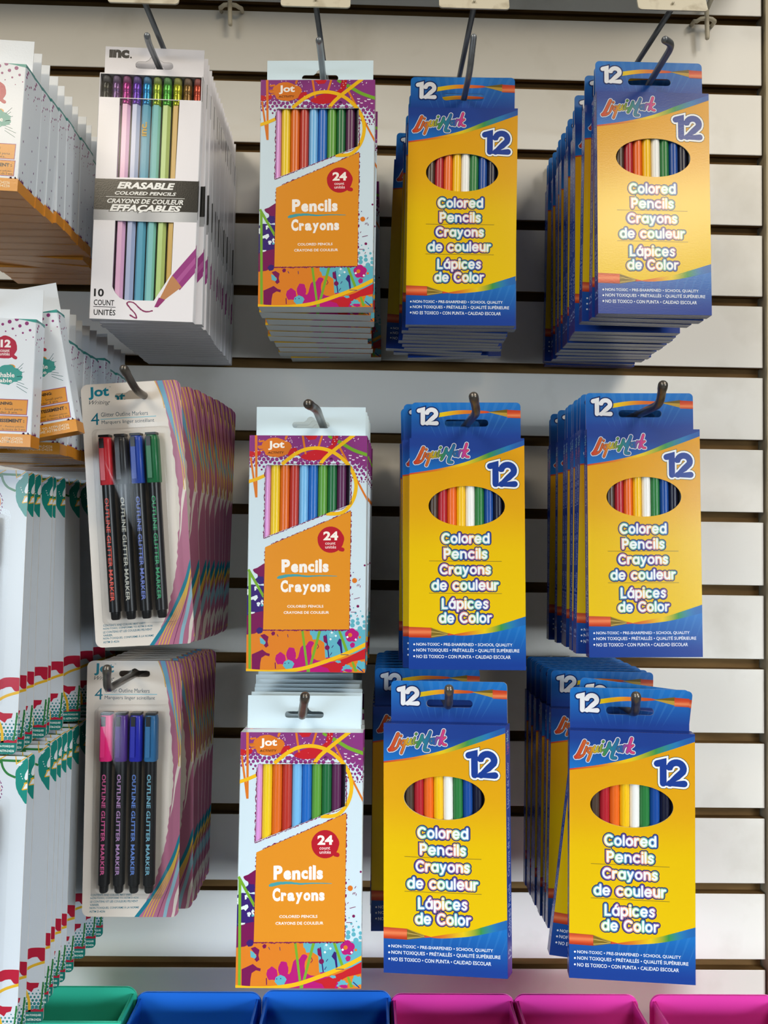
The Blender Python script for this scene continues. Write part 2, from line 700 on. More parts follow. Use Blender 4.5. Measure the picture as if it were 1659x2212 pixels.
# ------------------------------------------------------------------ artwork: blue and yellow box of twelve
LMQ = [(221.2, 636), (1468.2, 638.6), (1493.3, 3165), (218.7, 3152.6)]


def r2(p):                              # lower drawing sheet to upper drawing sheet
    return (p[0] * .96991, p[1] * .96991 + 2111.8)


RAINBOW = ramp([(0, C('#c8402c')), (.25, C('#d97a2a')), (.48, C('#e8c61d')), (.68, C('#3f9440')), (.85, C('#2b7ab5')), (1, C('#2a5aa8'))])
PASTEL = [C(x) for x in ('#7c5aa0', '#c88aa6', '#e0977c', '#e8c270', '#8fc08a', '#5fb0a8', '#5a96c8', '#5068b0')]


def art_blue(window):
    hole = [ellipse(45.8, 129.2, 30.5, 16.1)]
    a = Art(LMQ, 92, 184, holes=hole if window else ())
    ye = ramp([(0, C('#e9c408')), (95, C('#e6bc0a')), (125, C('#e0a614')), (165, C('#de9e16'))])
    a.L = 1
    a.band([(0, 184), (92, 184)], [(0, 0), (92, 0)], lambda p: ye(p[1]), n=6, rows=20, mm=True)
    bl = lambda p: mix(C('#1d78cc'), C('#22408e'), max(0, min(1, (p[1] - 153) / 24 + p[0] * .003)))
    a.L = 2
    a.band([(0, 184), (92, 184)], [(0, 155), (23.3, 158.6), (46, 164.5), (68, 172.5), (92, 181.5)], bl, n=20, rows=5, mm=True)
    rb = lambda p: mix(RAINBOW(p[0] / 92), C('#2a58a4'), max(0, (p[0] - 78) / 14))
    a.L = 3
    a.band([(0, 155.4), (23.3, 159.2), (46, 165), (68, 174), (92, 182.6)], [(0, 154.3), (23.3, 157.6), (46, 162.3), (68, 169.5), (92, 178.3)], rb, n=26, mm=True)
    # logo script
    lg = ramp([(0, C('#c23a2a')), (.26, C('#c9692c')), (.36, C('#c9b02a')), (.5, C('#3c8a4a')), (.62, C('#2a7a94')), (.8, C('#2c5a9c')), (.9, C('#b23a8c')), (1, C('#d8486a'))])
    script = [([(372, 742), (345, 800), (312, 868), (285, 905)], 2.5, 1), ([(278, 900), (312, 906), (352, 884)], 1.8, 1), ([(392, 798), (378, 836), (366, 868)], 1.6, 1), ([(402, 764), (405, 760)], 1.6, 0),
              ([(446, 806), (420, 808), (404, 836), (414, 856), (438, 842), (448, 812)], 1.3, 1), ([(448, 808), (430, 868), (404, 934)], 1.8, 1),
              ([(474, 790), (460, 826), (468, 846), (490, 834), (508, 792)], 1.5, 1), ([(508, 792), (498, 828), (508, 842)], 1.5, 1), ([(546, 776), (530, 818), (534, 838)], 1.6, 1), ([(556, 742), (560, 737)], 1.7, 0),
              ([(556, 826), (592, 816)], 1.6, 0), ([(622, 752), (600, 810), (566, 868)], 2.2, 1), ([(618, 752), (632, 800), (640, 818)], 1.7, 1), ([(704, 716), (668, 780), (640, 820)], 1.7, 1),
              ([(704, 716), (682, 780), (652, 856), (646, 896), (682, 900)], 2.3, 1), ([(738, 782), (712, 788), (702, 818), (716, 832), (734, 812)], 1.3, 1), ([(744, 780), (732, 816), (740, 834)], 1.6, 1),
              ([(772, 770), (760, 806), (752, 836)], 1.6, 1), ([(764, 796), (782, 774), (798, 772)], 1.5, 1), ([(842, 700), (822, 762), (798, 838)], 2.0, 1), ([(856, 768), (818, 798)], 1.5, 0), ([(818, 796), (834, 834), (862, 842)], 1.6, 1)]
    for k, (grow, col) in enumerate(((1.7, C('#d9dde6')), (.6, C('#4a4452')), (0, lambda p: lg((p[0] - 3.5) / 44)))):
        a.L = 3 + k
        for pts, w, sm in script:
            a.stroke(pts, w + grow, col, smooth=4 if sm and len(pts) > 2 else 0)
    # big 12
    a.L = 4
    a.stext('12', (1098, 1138), (1365, 1138), 15.6, [(8.6, C('#3a3a30')), (7.8, WHITE), (5.0, C('#1f3f94'))], gap=.34)
    # titles
    past = lambda p: PASTEL[int(p[0] * 0.31 + p[1] * .11) % 8]
    for s, x0, x1, y, cap in (('Colored', 583, 1083, 1775, 6.9), ('Pencils', 607, 1060, 1943, 6.9), ('Crayons', 562, 1098, 2112, 6.7)):
        a.L = 3
        a.stext(s, (x0, y), (x1, y), cap, [(4.6, C('#31336e')), (3.0, past), (1.5, C('#eef3f4'))], gap=.5)
    for s, x0, x1, y, cap in (('de couleur', 490, 1220, 178, 7.0), ('Lápices', 605, 1105, 388, 7.2), ('de Color', 575, 1145, 545, 6.9)):
        a.L = 3
        a.stext(s, r2((x0, y)), r2((x1, y)), cap, [(4.6, C('#31336e')), (3.0, past), (1.5, C('#eef3f4'))], gap=.5)
    a.L = 2
    for z in (85.2, 59.8):
        a.stroke([(15.8, z), (73.4, z)], .35, C('#6b5a2a'), mm=True, caps=False)
    # lower blue field, pencil and its trail
    bl2 = lambda p: mix(C('#1b3f94'), C('#1f74c4'), max(0, min(1, (p[1] - 6) / 34 * (.55 + p[0] / 140))))
    a.L = 2
    a.band([(0, 28), (18, 27.5), (36, 27), (62, 29), (76, 32), (92, 38)], [(0, 0), (92, 0)], bl2, n=24, rows=8, mm=True)
    a.L = 3
    for k in range(9):                                         # faint rays in the blue
        x = 34 + k * 6.4
        a.tri([(x, 8 + k * .4), (x + 2.0 + k * .8, 27.2 + k * 1.1), (x + 4 + k * .9, 27.4 + k * 1.2)], lambda p: mix(bl2(p), C('#4a90d0'), .16))
    a.band([(36, 27.6), (44, 29.2), (62, 32.6), (76, 36.8), (92, 42)], [(36, 26.9), (44, 26.7), (62, 28.6), (76, 31.4), (92, 35.4)],
           lambda p: mix(RAINBOW((p[0] - 30) / 62), C('#2468b0'), max(0, (p[0] - 80) / 12)), n=26, mm=True)
    a.L = 4
    pen = ramp([(0, C('#a8361e')), (.25, C('#d4502c')), (.55, C('#ec8a5a')), (.68, C('#e0603a')), (1, C('#b84a2c'))])
    a.band([(-1, 33.2), (17.8, 32.6)], [(-1, 25), (17.8, 24.6)], lambda p: pen((p[1] - 25) / 8), n=3, rows=8, mm=True)
    a.tri([(17.6, 32.6), (17.6, 24.6), (31, 26.8)], C('#8a7430'))
    a.tri([(17.6, 32.6), (31, 26.8), (31, 28.4)], C('#a88c3a'))
    a.tri([(30.4, 26.6), (37, 27.2), (30.4, 28.6)], C('#d4502c'))
    a.L = 5
    for k in range(4):
        a.stroke([(17.7, 31.4 - k * 1.9), (23 + k, 29.8 - k * 1.0), (30.5, 27.6)], .35, C('#d8bc6a') if k % 2 else C('#5e4c1c'), mm=True, caps=False)
    a.L = 4
    for i, (s, x1) in enumerate((('NON-TOXIC • PRE-SHARPENED • SCHOOL QUALITY', 81.5), ('NON TOXIQUES • PRÉTAILLÉS • QUALITÉ SUPÉRIEURE', 86.8),
                                 ('NO ES TOXICO • CON PUNTA • CALIDAD ESCOLAR', 80.0))):
        zc = 19.5 - i * 4.65
        up = .9 if i == 1 else 0
        a.text(s, [(5.9, zc + 1.25 + up), (x1, zc + 1.25 + up), (x1, zc - 1.45), (5.9, zc - 1.45)], C('#e4ecf4'), bold=.014, mm=True)
        a.disc((4.2, zc), .75, C('#e4ecf4'), 10, mm=True)
    return a


def art_blue_tab():
    a = Art(None, 92, 216, clip=rrect(1.5, 90.5, 184, 215, 3.5, 5, (0, 0, 1, 1)),
            holes=[arc(30.6 + 1, 198, 2.9, 90, 270, 8) + arc(60.4 + 1, 198, 2.9, 270, 450, 8)])
    bl = lambda p: mix(C('#21408f'), C('#2272c2'), max(0, min(1, (p[1] - 187) / 26)))
    a.L = 1
    a.band([(0, 216), (92, 216)], [(0, 184), (92, 184)], bl, n=4, rows=8, mm=True)
    a.L = 2
    for k in range(11):
        x = 6 + k * 8
        a.tri([(46 + (x - 46) * .6, 186), (x, 216), (x + 3.4, 216)], lambda p: mix(bl(p), C('#5aa2dc'), .13))
    a.L = 3
    a.band([(23, 206.2), (40, 208.6), (60, 208.2), (66, 207.3)], [(23, 202.6), (40, 205.2), (60, 206), (66, 206.7)], lambda p: RAINBOW(.52 - (p[0] - 23) * .012), n=14, mm=True)
    a.L = 4
    a.tri([(64, 207), (80, 203), (80, 209)], C('#b8963c'))
    a.L = 5
    a.tri([(64, 207.2), (80, 206.5), (80, 209.4)], C('#6e5a20'))
    pen = ramp([(0, C('#b8361e')), (.35, C('#e88a5a')), (.55, C('#d4502c')), (1, C('#b23a26'))])
    a.band([(79.6, 209), (91, 208.4)], [(79.6, 202.4), (91, 202)], lambda p: pen((p[1] - 202) / 7), n=2, rows=6, mm=True)
    a.L = 6
    a.stext('12', (7.6, 197.8), (22.0, 197.8), 11.2, [(5.6, C('#1a2f66')), (3.6, C('#e6e8ee'))], gap=.34, mm=True)
    return a


def art_blue_side(t):
    a = Art(None, t, 184)
    a.L = 1
    lg = ramp([(0, C('#8a4a90')), (.3, C('#b06a8a')), (.6, C('#7ab0c0')), (1, C('#8ab0d8'))])
    for s, z0, z1 in (('12', 13, 20), ('Colored Pencils', 28, 66), ('Crayons de couleur', 72, 116), ('Lápices de Color', 122, 156), ('Liqui-Mark', 162, 180)):
        a.text(s, [(1.8, z0), (1.8, z1), (t - 1.6, z1), (t - 1.6, z0)], C('#8fa0cc') if s != 'Liqui-Mark' else (lambda p: lg((p[1] - 162) / 18)), bold=.012, mm=True)
    return a


LM_T = 9.0
LM = dict(w=92, h=184, t=LM_T, front=C('#eec416'), holes=[ellipse(45.8, 129.2, 30.5, 16.1)], cut=C('#c9c2a4'),
          art=art_blue(True), art_closed=art_blue(False), side=lambda z: mix(C('#3a2a78'), C('#1c3f98'), min(1, z / 30)), side_art=art_blue_side(LM_T),
          top=C('#1b3580'), bottom=C('#1a2f74'), flap=C('#8c8c92'), board=C('#9a968c'), tab_w=89, tab_h=31, tab_r=3.5,
          slot=arc(30.6 + 1, 198, 2.9, 90, 270, 8) + arc(60.4 + 1, 198, 2.9, 270, 450, 8), tab=C('#2058a8'), tab_art=art_blue_tab(), slot_top=200.9)

# ------------------------------------------------------------------ artwork: white splatter box of twenty-four
JQ = [(184.3, 470), (1347.8, 481.5), (1329.4, 2827), (147.5, 2808.6)]


def lo(*p):                             # points read on the lower half of the drawing sheet
    return [(x, y + 1566.7) for x, y in p]


_jm = homog(JQ, 92, 183)
JWIN = [_jm(p) for p in ((345, 765), (1185, 770), (1176, 1160), (328, 1482))]
J_ORANGE, J_MAROON, J_PURPLE, J_NAVY = C('#e3902c'), C('#7a1a55'), C('#8a3a80'), C('#3a2472')
J_MAG, J_RED, J_YEL, J_GRN, J_TEAL, J_ORN2 = C('#b81e78'), C('#c4242e'), C('#f2bd20'), C('#78ac32'), C('#62b2c4'), C('#dd7a28')


def art_splatter(window):
    rd = random.Random(3)
    a = Art(JQ, 92, 183, holes=[JWIN] if window else ())
    a.L = 1
    a.poly([(150, 440), (1400, 440), (1400, 760), (1330, 790), (1270, 745), (1200, 745), (1140, 700), (1000, 720), (880, 690), (700, 700), (640, 650), (560, 640),
            (420, 690), (330, 660), (250, 680), (150, 650)], J_PURPLE)
    for row in range(6):                                       # halftone dots dying out downwards
        for k in range(30):
            x = 175 + k * 43 + (row % 2) * 21
            base = 668 if x < 640 else (712 if x < 1180 else 752)
            y = base + row * 36 + rd.uniform(-8, 8)
            lim = 810 if x < 420 else (752 if x < 1180 else 950)
            if y < lim:
                a.disc((x, y), max(.3, 1.75 - row * .24), J_PURPLE if row < 4 else J_MAROON, 10)
    for y, r in ((860, .9), (885, .8), (915, .7), (940, .5)):
        for x in (1240, 1290, 1335):
            a.disc((x + rd.uniform(-14, 14), y + rd.uniform(-8, 8)), r, J_PURPLE, 9)
    a.L = 2
    for k in range(95):
        x, y = rd.uniform(190, 1340), rd.uniform(480, 680)
        s = rd.uniform(.18, .5)
        a.disc((x, y), s, C('#ecdcec'), 4 if rd.random() < .6 else 8, rot=rd.random())
    for x0, y0, w_ in ((1180, 672, 30), (1285, 680, 34), (1210, 715, 26), (1250, 695, 22), (1315, 720, 24), (1180, 700, 20)):
        a.stroke([(x0 - w_ / 2, y0), (x0, y0 + 4), (x0 + w_ / 2, y0 + 2)], .8, C('#eadcea'), caps=False)
    # red splashes
    a.poly([(185, 625), (230, 635), (262, 612), (300, 640), (285, 668), (240, 672), (200, 690), (185, 680)], J_RED)
    a.blob((620, 640), 5.2, 3.2, J_RED, amp=.22, seed=4)
    a.poly([(690, 690), (760, 640), (860, 615), (960, 640), (940, 690), (880, 715), (780, 722)], J_RED, smooth=3)
    a.poly([(730, 478), (860, 478), (835, 515), (770, 520)], J_RED)
    a.poly([(1010, 480), (1062, 480), (1055, 545), (1015, 610), (955, 640), (930, 615), (990, 570)], J_RED)
    # orange sticks
    a.L = 3
    for q in ([(236, 470), (262, 470), (262, 1085), (243, 1085)], [(186, 690), (204, 690), (262, 1085), (240, 1085)], [(700, 478), (722, 478), (748, 660), (730, 660)],
              [(890, 478), (912, 478), (878, 590), (856, 590)], [(1062, 590), (1085, 590), (1345, 1085), (1345, 1125)], [(540, 478), (565, 478), (548, 520), (530, 510)]):
        a.poly(q, J_ORN2)
    # green swash, yellow loops
    a.stroke([(965, 480), (1000, 505)], 2.2, J_GRN, caps=False)
    a.stroke([(1060, 532), (1130, 575), (1220, 625), (1360, 675)], 2.6, J_GRN, smooth=4, caps=False)
    a.L = 4
    a.stroke([(505, 760), (570, 705), (650, 650), (740, 612), (850, 600), (960, 620), (1060, 672), (1150, 755), (1215, 860), (1238, 970), (1218, 1090), (1160, 1190), (1080, 1245), (945, 1250)],
             2.75, J_YEL, smooth=5, caps=False)
    a.stroke([(880, 765), (930, 700), (1010, 630), (1120, 545), (1220, 470)], 2.75, J_YEL, smooth=5, caps=False)
    a.stroke([(170, 930), (250, 905), (345, 865)], 2.6, J_YEL, smooth=3, caps=False)
    # logo
    a.L = 5
    a.blob((450, 592), 11.4, 7.6, J_ORN2, n=44, amp=.09, seed=9)
    for k in range(12):
        y = 560 + rd.uniform(-40, 70)
        a.stroke([(330, y), (285 + rd.uniform(-20, 20), y + rd.uniform(-6, 10))], .9, J_ORN2, caps=False)
    a.L = 6
    a.box_text('Jot', 368, 528, 530, 618, C('#fbf5ee'), bold=.035, res=3)
    a.box_text('ACTIVITY', 364, 632, 526, 654, C('#4a2416'), bold=.02, shear=.15)
    a.box_text('TM', 532, 528, 556, 538, C('#fbf5ee'))
    # ragged outlines of the window and the orange panel
    a.L = 4

    def ragged(p0, p1, w, col, n=60):
        pts = [(p0[0] + (p1[0] - p0[0]) * i / n + rd.uniform(-4, 4), p0[1] + (p1[1] - p0[1]) * i / n + rd.uniform(-3, 3)) for i in range(n + 1)]
        a.stroke(pts, w, col, caps=False, jag=1.3)
    ragged((340, 800), (324, 1492), 1.0, J_MAROON)
    ragged((1190, 880), (1188, 1160), 1.0, J_MAROON, 30)
    ragged((325, 1492), (800, 1306), .8, J_MAROON)
    ragged((800, 1306), (1180, 1168), .7, J_MAROON, 40)
    ragged((520, 752), (1180, 760), .7, J_MAROON, 50)
    # left-hand splashes
    a.L = 1
    a.poly(lo((150, 405), (205, 380), (330, 395), (340, 640), (250, 665), (150, 690)), J_NAVY)
    a.poly(lo((150, 690), (240, 660), (340, 640), (340, 850), (150, 900)), J_MAROON)
    a.poly(lo((218, 232), (262, 214), (290, 196), (345, 176), (345, 320), (272, 312), (262, 282), (232, 262)), J_MAROON, smooth=3)
    a.blob(lo((290, 338))[0], 3.7, 3.0, J_NAVY, amp=.15, seed=5)
    a.L = 2
    for i, (x, y, rx, ry) in enumerate(((232, 515, 3.0, 1.7), (258, 408, 1.8, 1.4), (272, 575, 1.4, 1.5), (205, 662, 2.6, .7), (168, 455, .9, 2.0), (310, 560, .9, 2.4), (240, 430, .8, .8))):
        a.blob(lo((x, y))[0], rx, ry, C('#e4edf2'), n=22, amp=.35, seed=20 + i)
    a.blob(lo((308, 588))[0], 1.0, .8, J_TEAL, n=14, seed=3)
    # lower field
    a.L = 1
    a.poly(lo((140, 880), (230, 870), (320, 830), (1345, 830), (1345, 1300), (140, 1300)), C('#df8128'))
    a.L = 2
    a.poly(lo((782, 832), (1345, 832), (1345, 1040), (1180, 1080), (1050, 1110), (935, 1110), (925, 960), (870, 925), (812, 930), (800, 890), (785, 880)), J_TEAL)
    a.poly(lo((640, 1260), (640, 1150), (668, 1100), (690, 1010), (722, 985), (745, 990), (770, 950), (800, 945), (825, 965), (800, 1010), (800, 1090), (850, 1135), (1000, 1150), (1100, 1150), (1100, 1270)), J_MAG, smooth=2)
    a.blob(lo((490, 1118))[0], 4.2, 4.4, J_MAG, amp=.1, seed=6)
    a.blob(lo((597, 1075))[0], 3.7, 5.4, J_MAG, amp=.12, seed=7)
    a.poly(lo((560, 1120), (650, 1120), (660, 1190), (620, 1250), (540, 1250)), J_MAG)
    a.poly(lo((205, 1075), (262, 1050), (310, 1028), (352, 1060), (385, 1070), (380, 1095), (340, 1085), (300, 1110), (290, 1160), (285, 1230), (205, 1225)), J_MAROON)
    a.stroke(lo((438, 1160), (440, 1215)), .8, J_MAROON)
    a.L = 3
    a.poly(lo((525, 1150), (570, 1128), (610, 1145), (628, 1170), (605, 1215), (545, 1222), (515, 1190)), J_TEAL)
    for p in ((535, 1165), (572, 1162)):
        a.disc(lo(p)[0], .45, J_NAVY, 8)
    a.poly(lo((290, 885), (330, 872), (372, 900), (362, 950), (372, 990), (345, 1010), (325, 985), (345, 945), (320, 925)), J_MAROON)
    a.poly(lo((285, 905), (318, 922), (345, 960), (330, 980), (290, 965)), J_TEAL)
    a.blob(lo((283, 838))[0], 2.6, 2.4, J_NAVY, amp=.12, seed=2)
    a.blob(lo((418, 868))[0], 1.5, 1.5, J_MAROON, amp=.12, seed=2)
    for p, q in (((458, 878), (468, 897)), ((562, 878), (566, 905)), ((985, 1085), (1000, 1060)), ((1000, 1010), (1015, 990))):
        a.stroke(lo(p, q), .5, J_NAVY)
    a.stroke(lo((860, 975), (870, 1000), (855, 1020)), .5, J_MAROON)
    # stems, flowers
    for q in ([(696, 838), (720, 838), (766, 1200), (744, 1200)], [(868, 838), (896, 838), (800, 1190), (776, 1190)], [(1060, 838), (1086, 838), (1170, 1060), (1140, 1060)], [(1195, 1150), (1215, 1150), (1255, 1245), (1225, 1250)],
              [(750, 1215), (785, 1210), (782, 1260), (750, 1260)]):
        a.poly(lo(*q), J_GRN)
    a.stroke(lo((945, 885), (958, 1000), (975, 1130)), .9, J_NAVY, smooth=3)
    a.poly(lo((915, 895), (935, 885), (955, 935), (945, 970), (920, 950)), J_MAROON)
    a.disc(lo((955, 1010))[0], 1.9, J_MAROON, 12)
    a.poly(lo((1075, 920), (1095, 930), (1100, 990), (1108, 1070), (1092, 1080), (1080, 1000), (1050, 965)), J_NAVY)
    a.L = 4
    for dx, dy in ((0, -1), (.95, -.3), (.6, .8), (-.6, .8), (-.95, -.3)):
        a.disc(lo((1200 + dx * 34, 888 + dy * 34))[0], 2.9, J_MAG, 12)
    a.blob(lo((1205, 985))[0], 1.9, 2.0, J_MAG, amp=.1, seed=2)
    a.poly(lo((945, 1108), (1005, 1105), (985, 1140), (945, 1135)), J_MAG)
    a.L = 5
    a.disc(lo((1182, 885))[0], 1.6, J_ORN2, 12)
    for x, y in ((1040, 893), (988, 926), (1238, 930), (1155, 905), (1000, 860)):
        a.disc(lo((x, y))[0], 1.0, C('#eaf2f4'), 4)
    # red and yellow sweeps
    a.L = 4
    a.poly(lo((880, 1190), (1000, 1160), (1150, 1110), (1345, 1010), (1345, 1120), (1200, 1150), (1100, 1200), (1080, 1255), (990, 1260), (960, 1215)), J_RED)
    a.L = 5
    a.blob(lo((1150, 1215))[0], 3.6, 2.6, J_TEAL, amp=.25, seed=31)
    a.blob(lo((1290, 1190))[0], 4.0, 3.6, J_TEAL, amp=.2, seed=32)
    a.blob(lo((1065, 1150))[0], 2.2, 1.0, J_TEAL, amp=.25, seed=33)
    a.blob(lo((1165, 1238))[0], 3.2, 1.2, J_MAG, amp=.2, seed=34)
    a.stroke(lo((1255, 1200), (1310, 1250)), .7, J_NAVY)
    a.stroke(lo((1255, 1198), (1300, 1210)), 1.0, J_ORN2)
    a.L = 6
    a.stroke(lo((120, 1232), (260, 1245), (440, 1248), (600, 1235), (760, 1205), (1000, 1125), (1200, 1045), (1360, 965)), 2.9, J_YEL, smooth=5, caps=False)
    a.stroke(lo((1090, 1080), (1165, 1082)), .5, J_NAVY)
    # right-hand dots
    a.L = 3
    for x, y, r, c in ((1225, 345, 2.0, J_ORN2), (1258, 600, 1.1, J_MAROON), (1325, 195, .8, J_MAROON), (1212, 265, .4, J_NAVY), (1236, 668, .9, J_TEAL), (1187, 695, 1.1, J_TEAL),
                       (1305, 700, 1.0, J_TEAL), (1207, 748, 1.6, J_TEAL), (1256, 727, 1.2, J_TEAL), (1258, 766, 1.6, J_TEAL), (1205, 788, 1.8, J_TEAL), (1280, 822, 2.0, J_TEAL), (1322, 755, 1.3, J_TEAL),
                       (1322, 795, 1.4, J_TEAL), (1300, 872, 2.2, J_TEAL), (1215, 615, .5, J_TEAL), (1285, 648, .5, J_TEAL), (1278, 908, 1.0, J_ORN2), (1003, 880, 2.3, C('#7cc2d0')), (1340, 870, 1.6, J_TEAL)):
        a.disc(lo((x, y))[0], r, c, 14)
    a.L = 4
    for p, q in (((1222, 528), (1275, 515)), ((1190, 657), (1240, 658)), ((1250, 400), (1256, 385)), ((1266, 398), (1270, 382)), ((1280, 412), (1282, 395)), ((1268, 345), (1280, 328)), ((1200, 485), (1208, 475)), ((1248, 700), (1256, 690))):
        a.stroke(lo(p, q), .45, J_MAROON)
    a.poly(lo((172, 232), (198, 260), (198, 1222), (172, 1222)), J_GRN)
    a.stroke(lo((172, 232), (325, 505)), 2.0, J_GRN, caps=False)
    # orange panel
    a.L = 5
    a.poly([(338, 1578), (1188, 1224), (1172, 2397), (318, 2396)], C('#e39228'))
    a.L = 4
    ragged((340, 1590), (318, 2400), 1.3, J_MAROON, 80)
    ragged((1186, 1230), (1170, 2400), 1.7, J_MAROON, 110)
    ragged((318, 2402), (1172, 2402), 1.5, J_MAROON, 80)
    ragged((400, 1548), (1188, 1222), 1.0, J_MAROON, 70)
    a.L = 6
    a.disc((988, 1506), 10.2, C('#b82030'), 30)
    a.blob((988, 1506), 10.2, 9.4, C('#b82030'), amp=.03, seed=8)
    a.stroke([(1060, 1570), (1085, 1600), (1105, 1605)], 3.2, C('#b82030'))
    a.L = 7
    a.box_text('24', 915, 1424, 1062, 1512, C('#fbf2ea'), bold=.04, res=3)
    a.box_text('count', 934, 1530, 1035, 1556, C('#f4dede'), bold=.012)
    a.box_text('unités', 934, 1564, 1042, 1594, C('#f4dede'), bold=.012)
    rnd = random.Random(5)

    def jolly(s, x0, x1, ytop, ybase, ymin, widths, col):
        x = x0
        tot = sum(widths)
        for ch, wd in zip(s, widths):
            ww = (x1 - x0) * wd / tot
            asc = ytop if ch in 'PCl' else (ytop + 8 if ch == 'i' else ytop + (ybase - ytop) * .34)
            bot = ymin if ch == 'y' else ybase + rnd.uniform(-3, 3)
            tl = rnd.uniform(-4, 4)
            a.text(ch, lo((x + 4, asc + tl), (x + ww - 4, asc - tl), (x + ww - 4, bot), (x + 4, bot)), col, bold=.05, res=3)
            x += ww
    jolly('Pencils', 497, 972, 132, 262, 262, (1.25, 1.1, 1.15, .95, .5, .5, .9), C('#fbf4ee'))
    jolly('Crayons', 488, 988, 338, 460, 484, (1.2, .9, 1.15, 1.1, 1.1, 1.1, .9), C('#fbf4ee'))
    a.stroke(lo((458, 318), (540, 297), (640, 292), (760, 300), (900, 296), (1052, 300)), 2.6, C('#4aa0a8'), smooth=6, caps=False, jag=.35, taper=lambda t: 1.1 - t * .95 if t > .05 else .6)
    a.text('COLORED PENCILS', lo((557, 586), (917, 586), (917, 612), (557, 612)), C('#fbf4ee'), bold=.02)
    a.text('CRAYONS DE COULEUR', lo((522, 647), (973, 647), (973, 674), (522, 674)), C('#fbf4ee'), bold=.02)
    return a


def art_splatter_side(t):
    rd = random.Random(12)
    a = Art(None, t, 183)
    a.L = 1
    a.poly([(-1, 184), (t + 1, 184), (t + 1, 160), (t * .6, 157), (t * .3, 162), (-1, 158)], J_PURPLE, mm=True)
    a.poly([(-1, 0), (t + 1, 0), (t + 1, 30), (t * .5, 24), (-1, 20)], J_TEAL, mm=True)
    for k in range(26):
        a.disc((rd.uniform(0, t), rd.uniform(20, 60)), rd.uniform(.4, 1.2), J_TEAL if rd.random() < .6 else J_MAROON, 8, mm=True)
    for k in range(18):
        a.disc((rd.uniform(0, t), rd.uniform(140, 160)), rd.uniform(.4, 1.1), J_PURPLE, 8, mm=True)
    a.L = 2
    a.poly([(-1, 11), (t + 1, 19), (t + 1, 27), (-1, 17)], J_RED, mm=True)
    a.stroke([(-1, 18), (t + 1, 28)], 2.4, J_YEL, mm=True, caps=False)
    a.stroke([(2, 184), (t, 160)], 1.6, J_ORN2, mm=True, caps=False)
    a.blob((t * .6, 6), 4, 3, J_MAROON, seed=3, mm=True)
    return a


J_T = 16.0
JOT = dict(w=92, h=183, t=J_T, front=C('#d2e4ef'), holes=[JWIN], cut=C('#dfe4e4'), art=art_splatter(True), art_closed=art_splatter(False),
           side=lambda z: C('#dbe7ee'), side_art=art_splatter_side(J_T), top=C('#dfe6e8'), bottom=C('#cfd8dc'), flap=C('#e6eaea'), board=C('#b9bcba'),
           tab_w=87.5, tab_h=25, tab_r=0, slot=euro_slot(46, 191, 30, 5, 11, 4.2), tab=C('#d2e5ef'), tab_art=Art(None, 92, 210), slot_top=199.6)

# ------------------------------------------------------------------ artwork: white box of ten erasable pencils
IQ = [(645, 460), (1290, 488), (1240, 2065), (565, 2035)]
_im = homog(IQ, 86, 207)


def lo2(*p):
    return [(x, y + 1185) for x, y in p]


I_STRIP = [(.9, 186.4), (85.1, 186.4), (85.1, 206.2), (.9, 206.2)]
_up = [_im(p) for p in ((770, 618), (1146, 632), (1120, 1128), (747, 1118))]
I_UP = [(_up[0][0], 185.9), (_up[1][0], 185.9), _up[2], _up[3]]
_lowin = [_im(p) for p in lo2((738, 210), (1112, 224), (1098, 560), (985, 736), (790, 728))]
I_LOW = [_lowin[0], _lowin[1], _lowin[2], _lowin[3]] + [_im(p) for p in lo2((800, 730), (765, 715), (735, 680), (716, 640))]


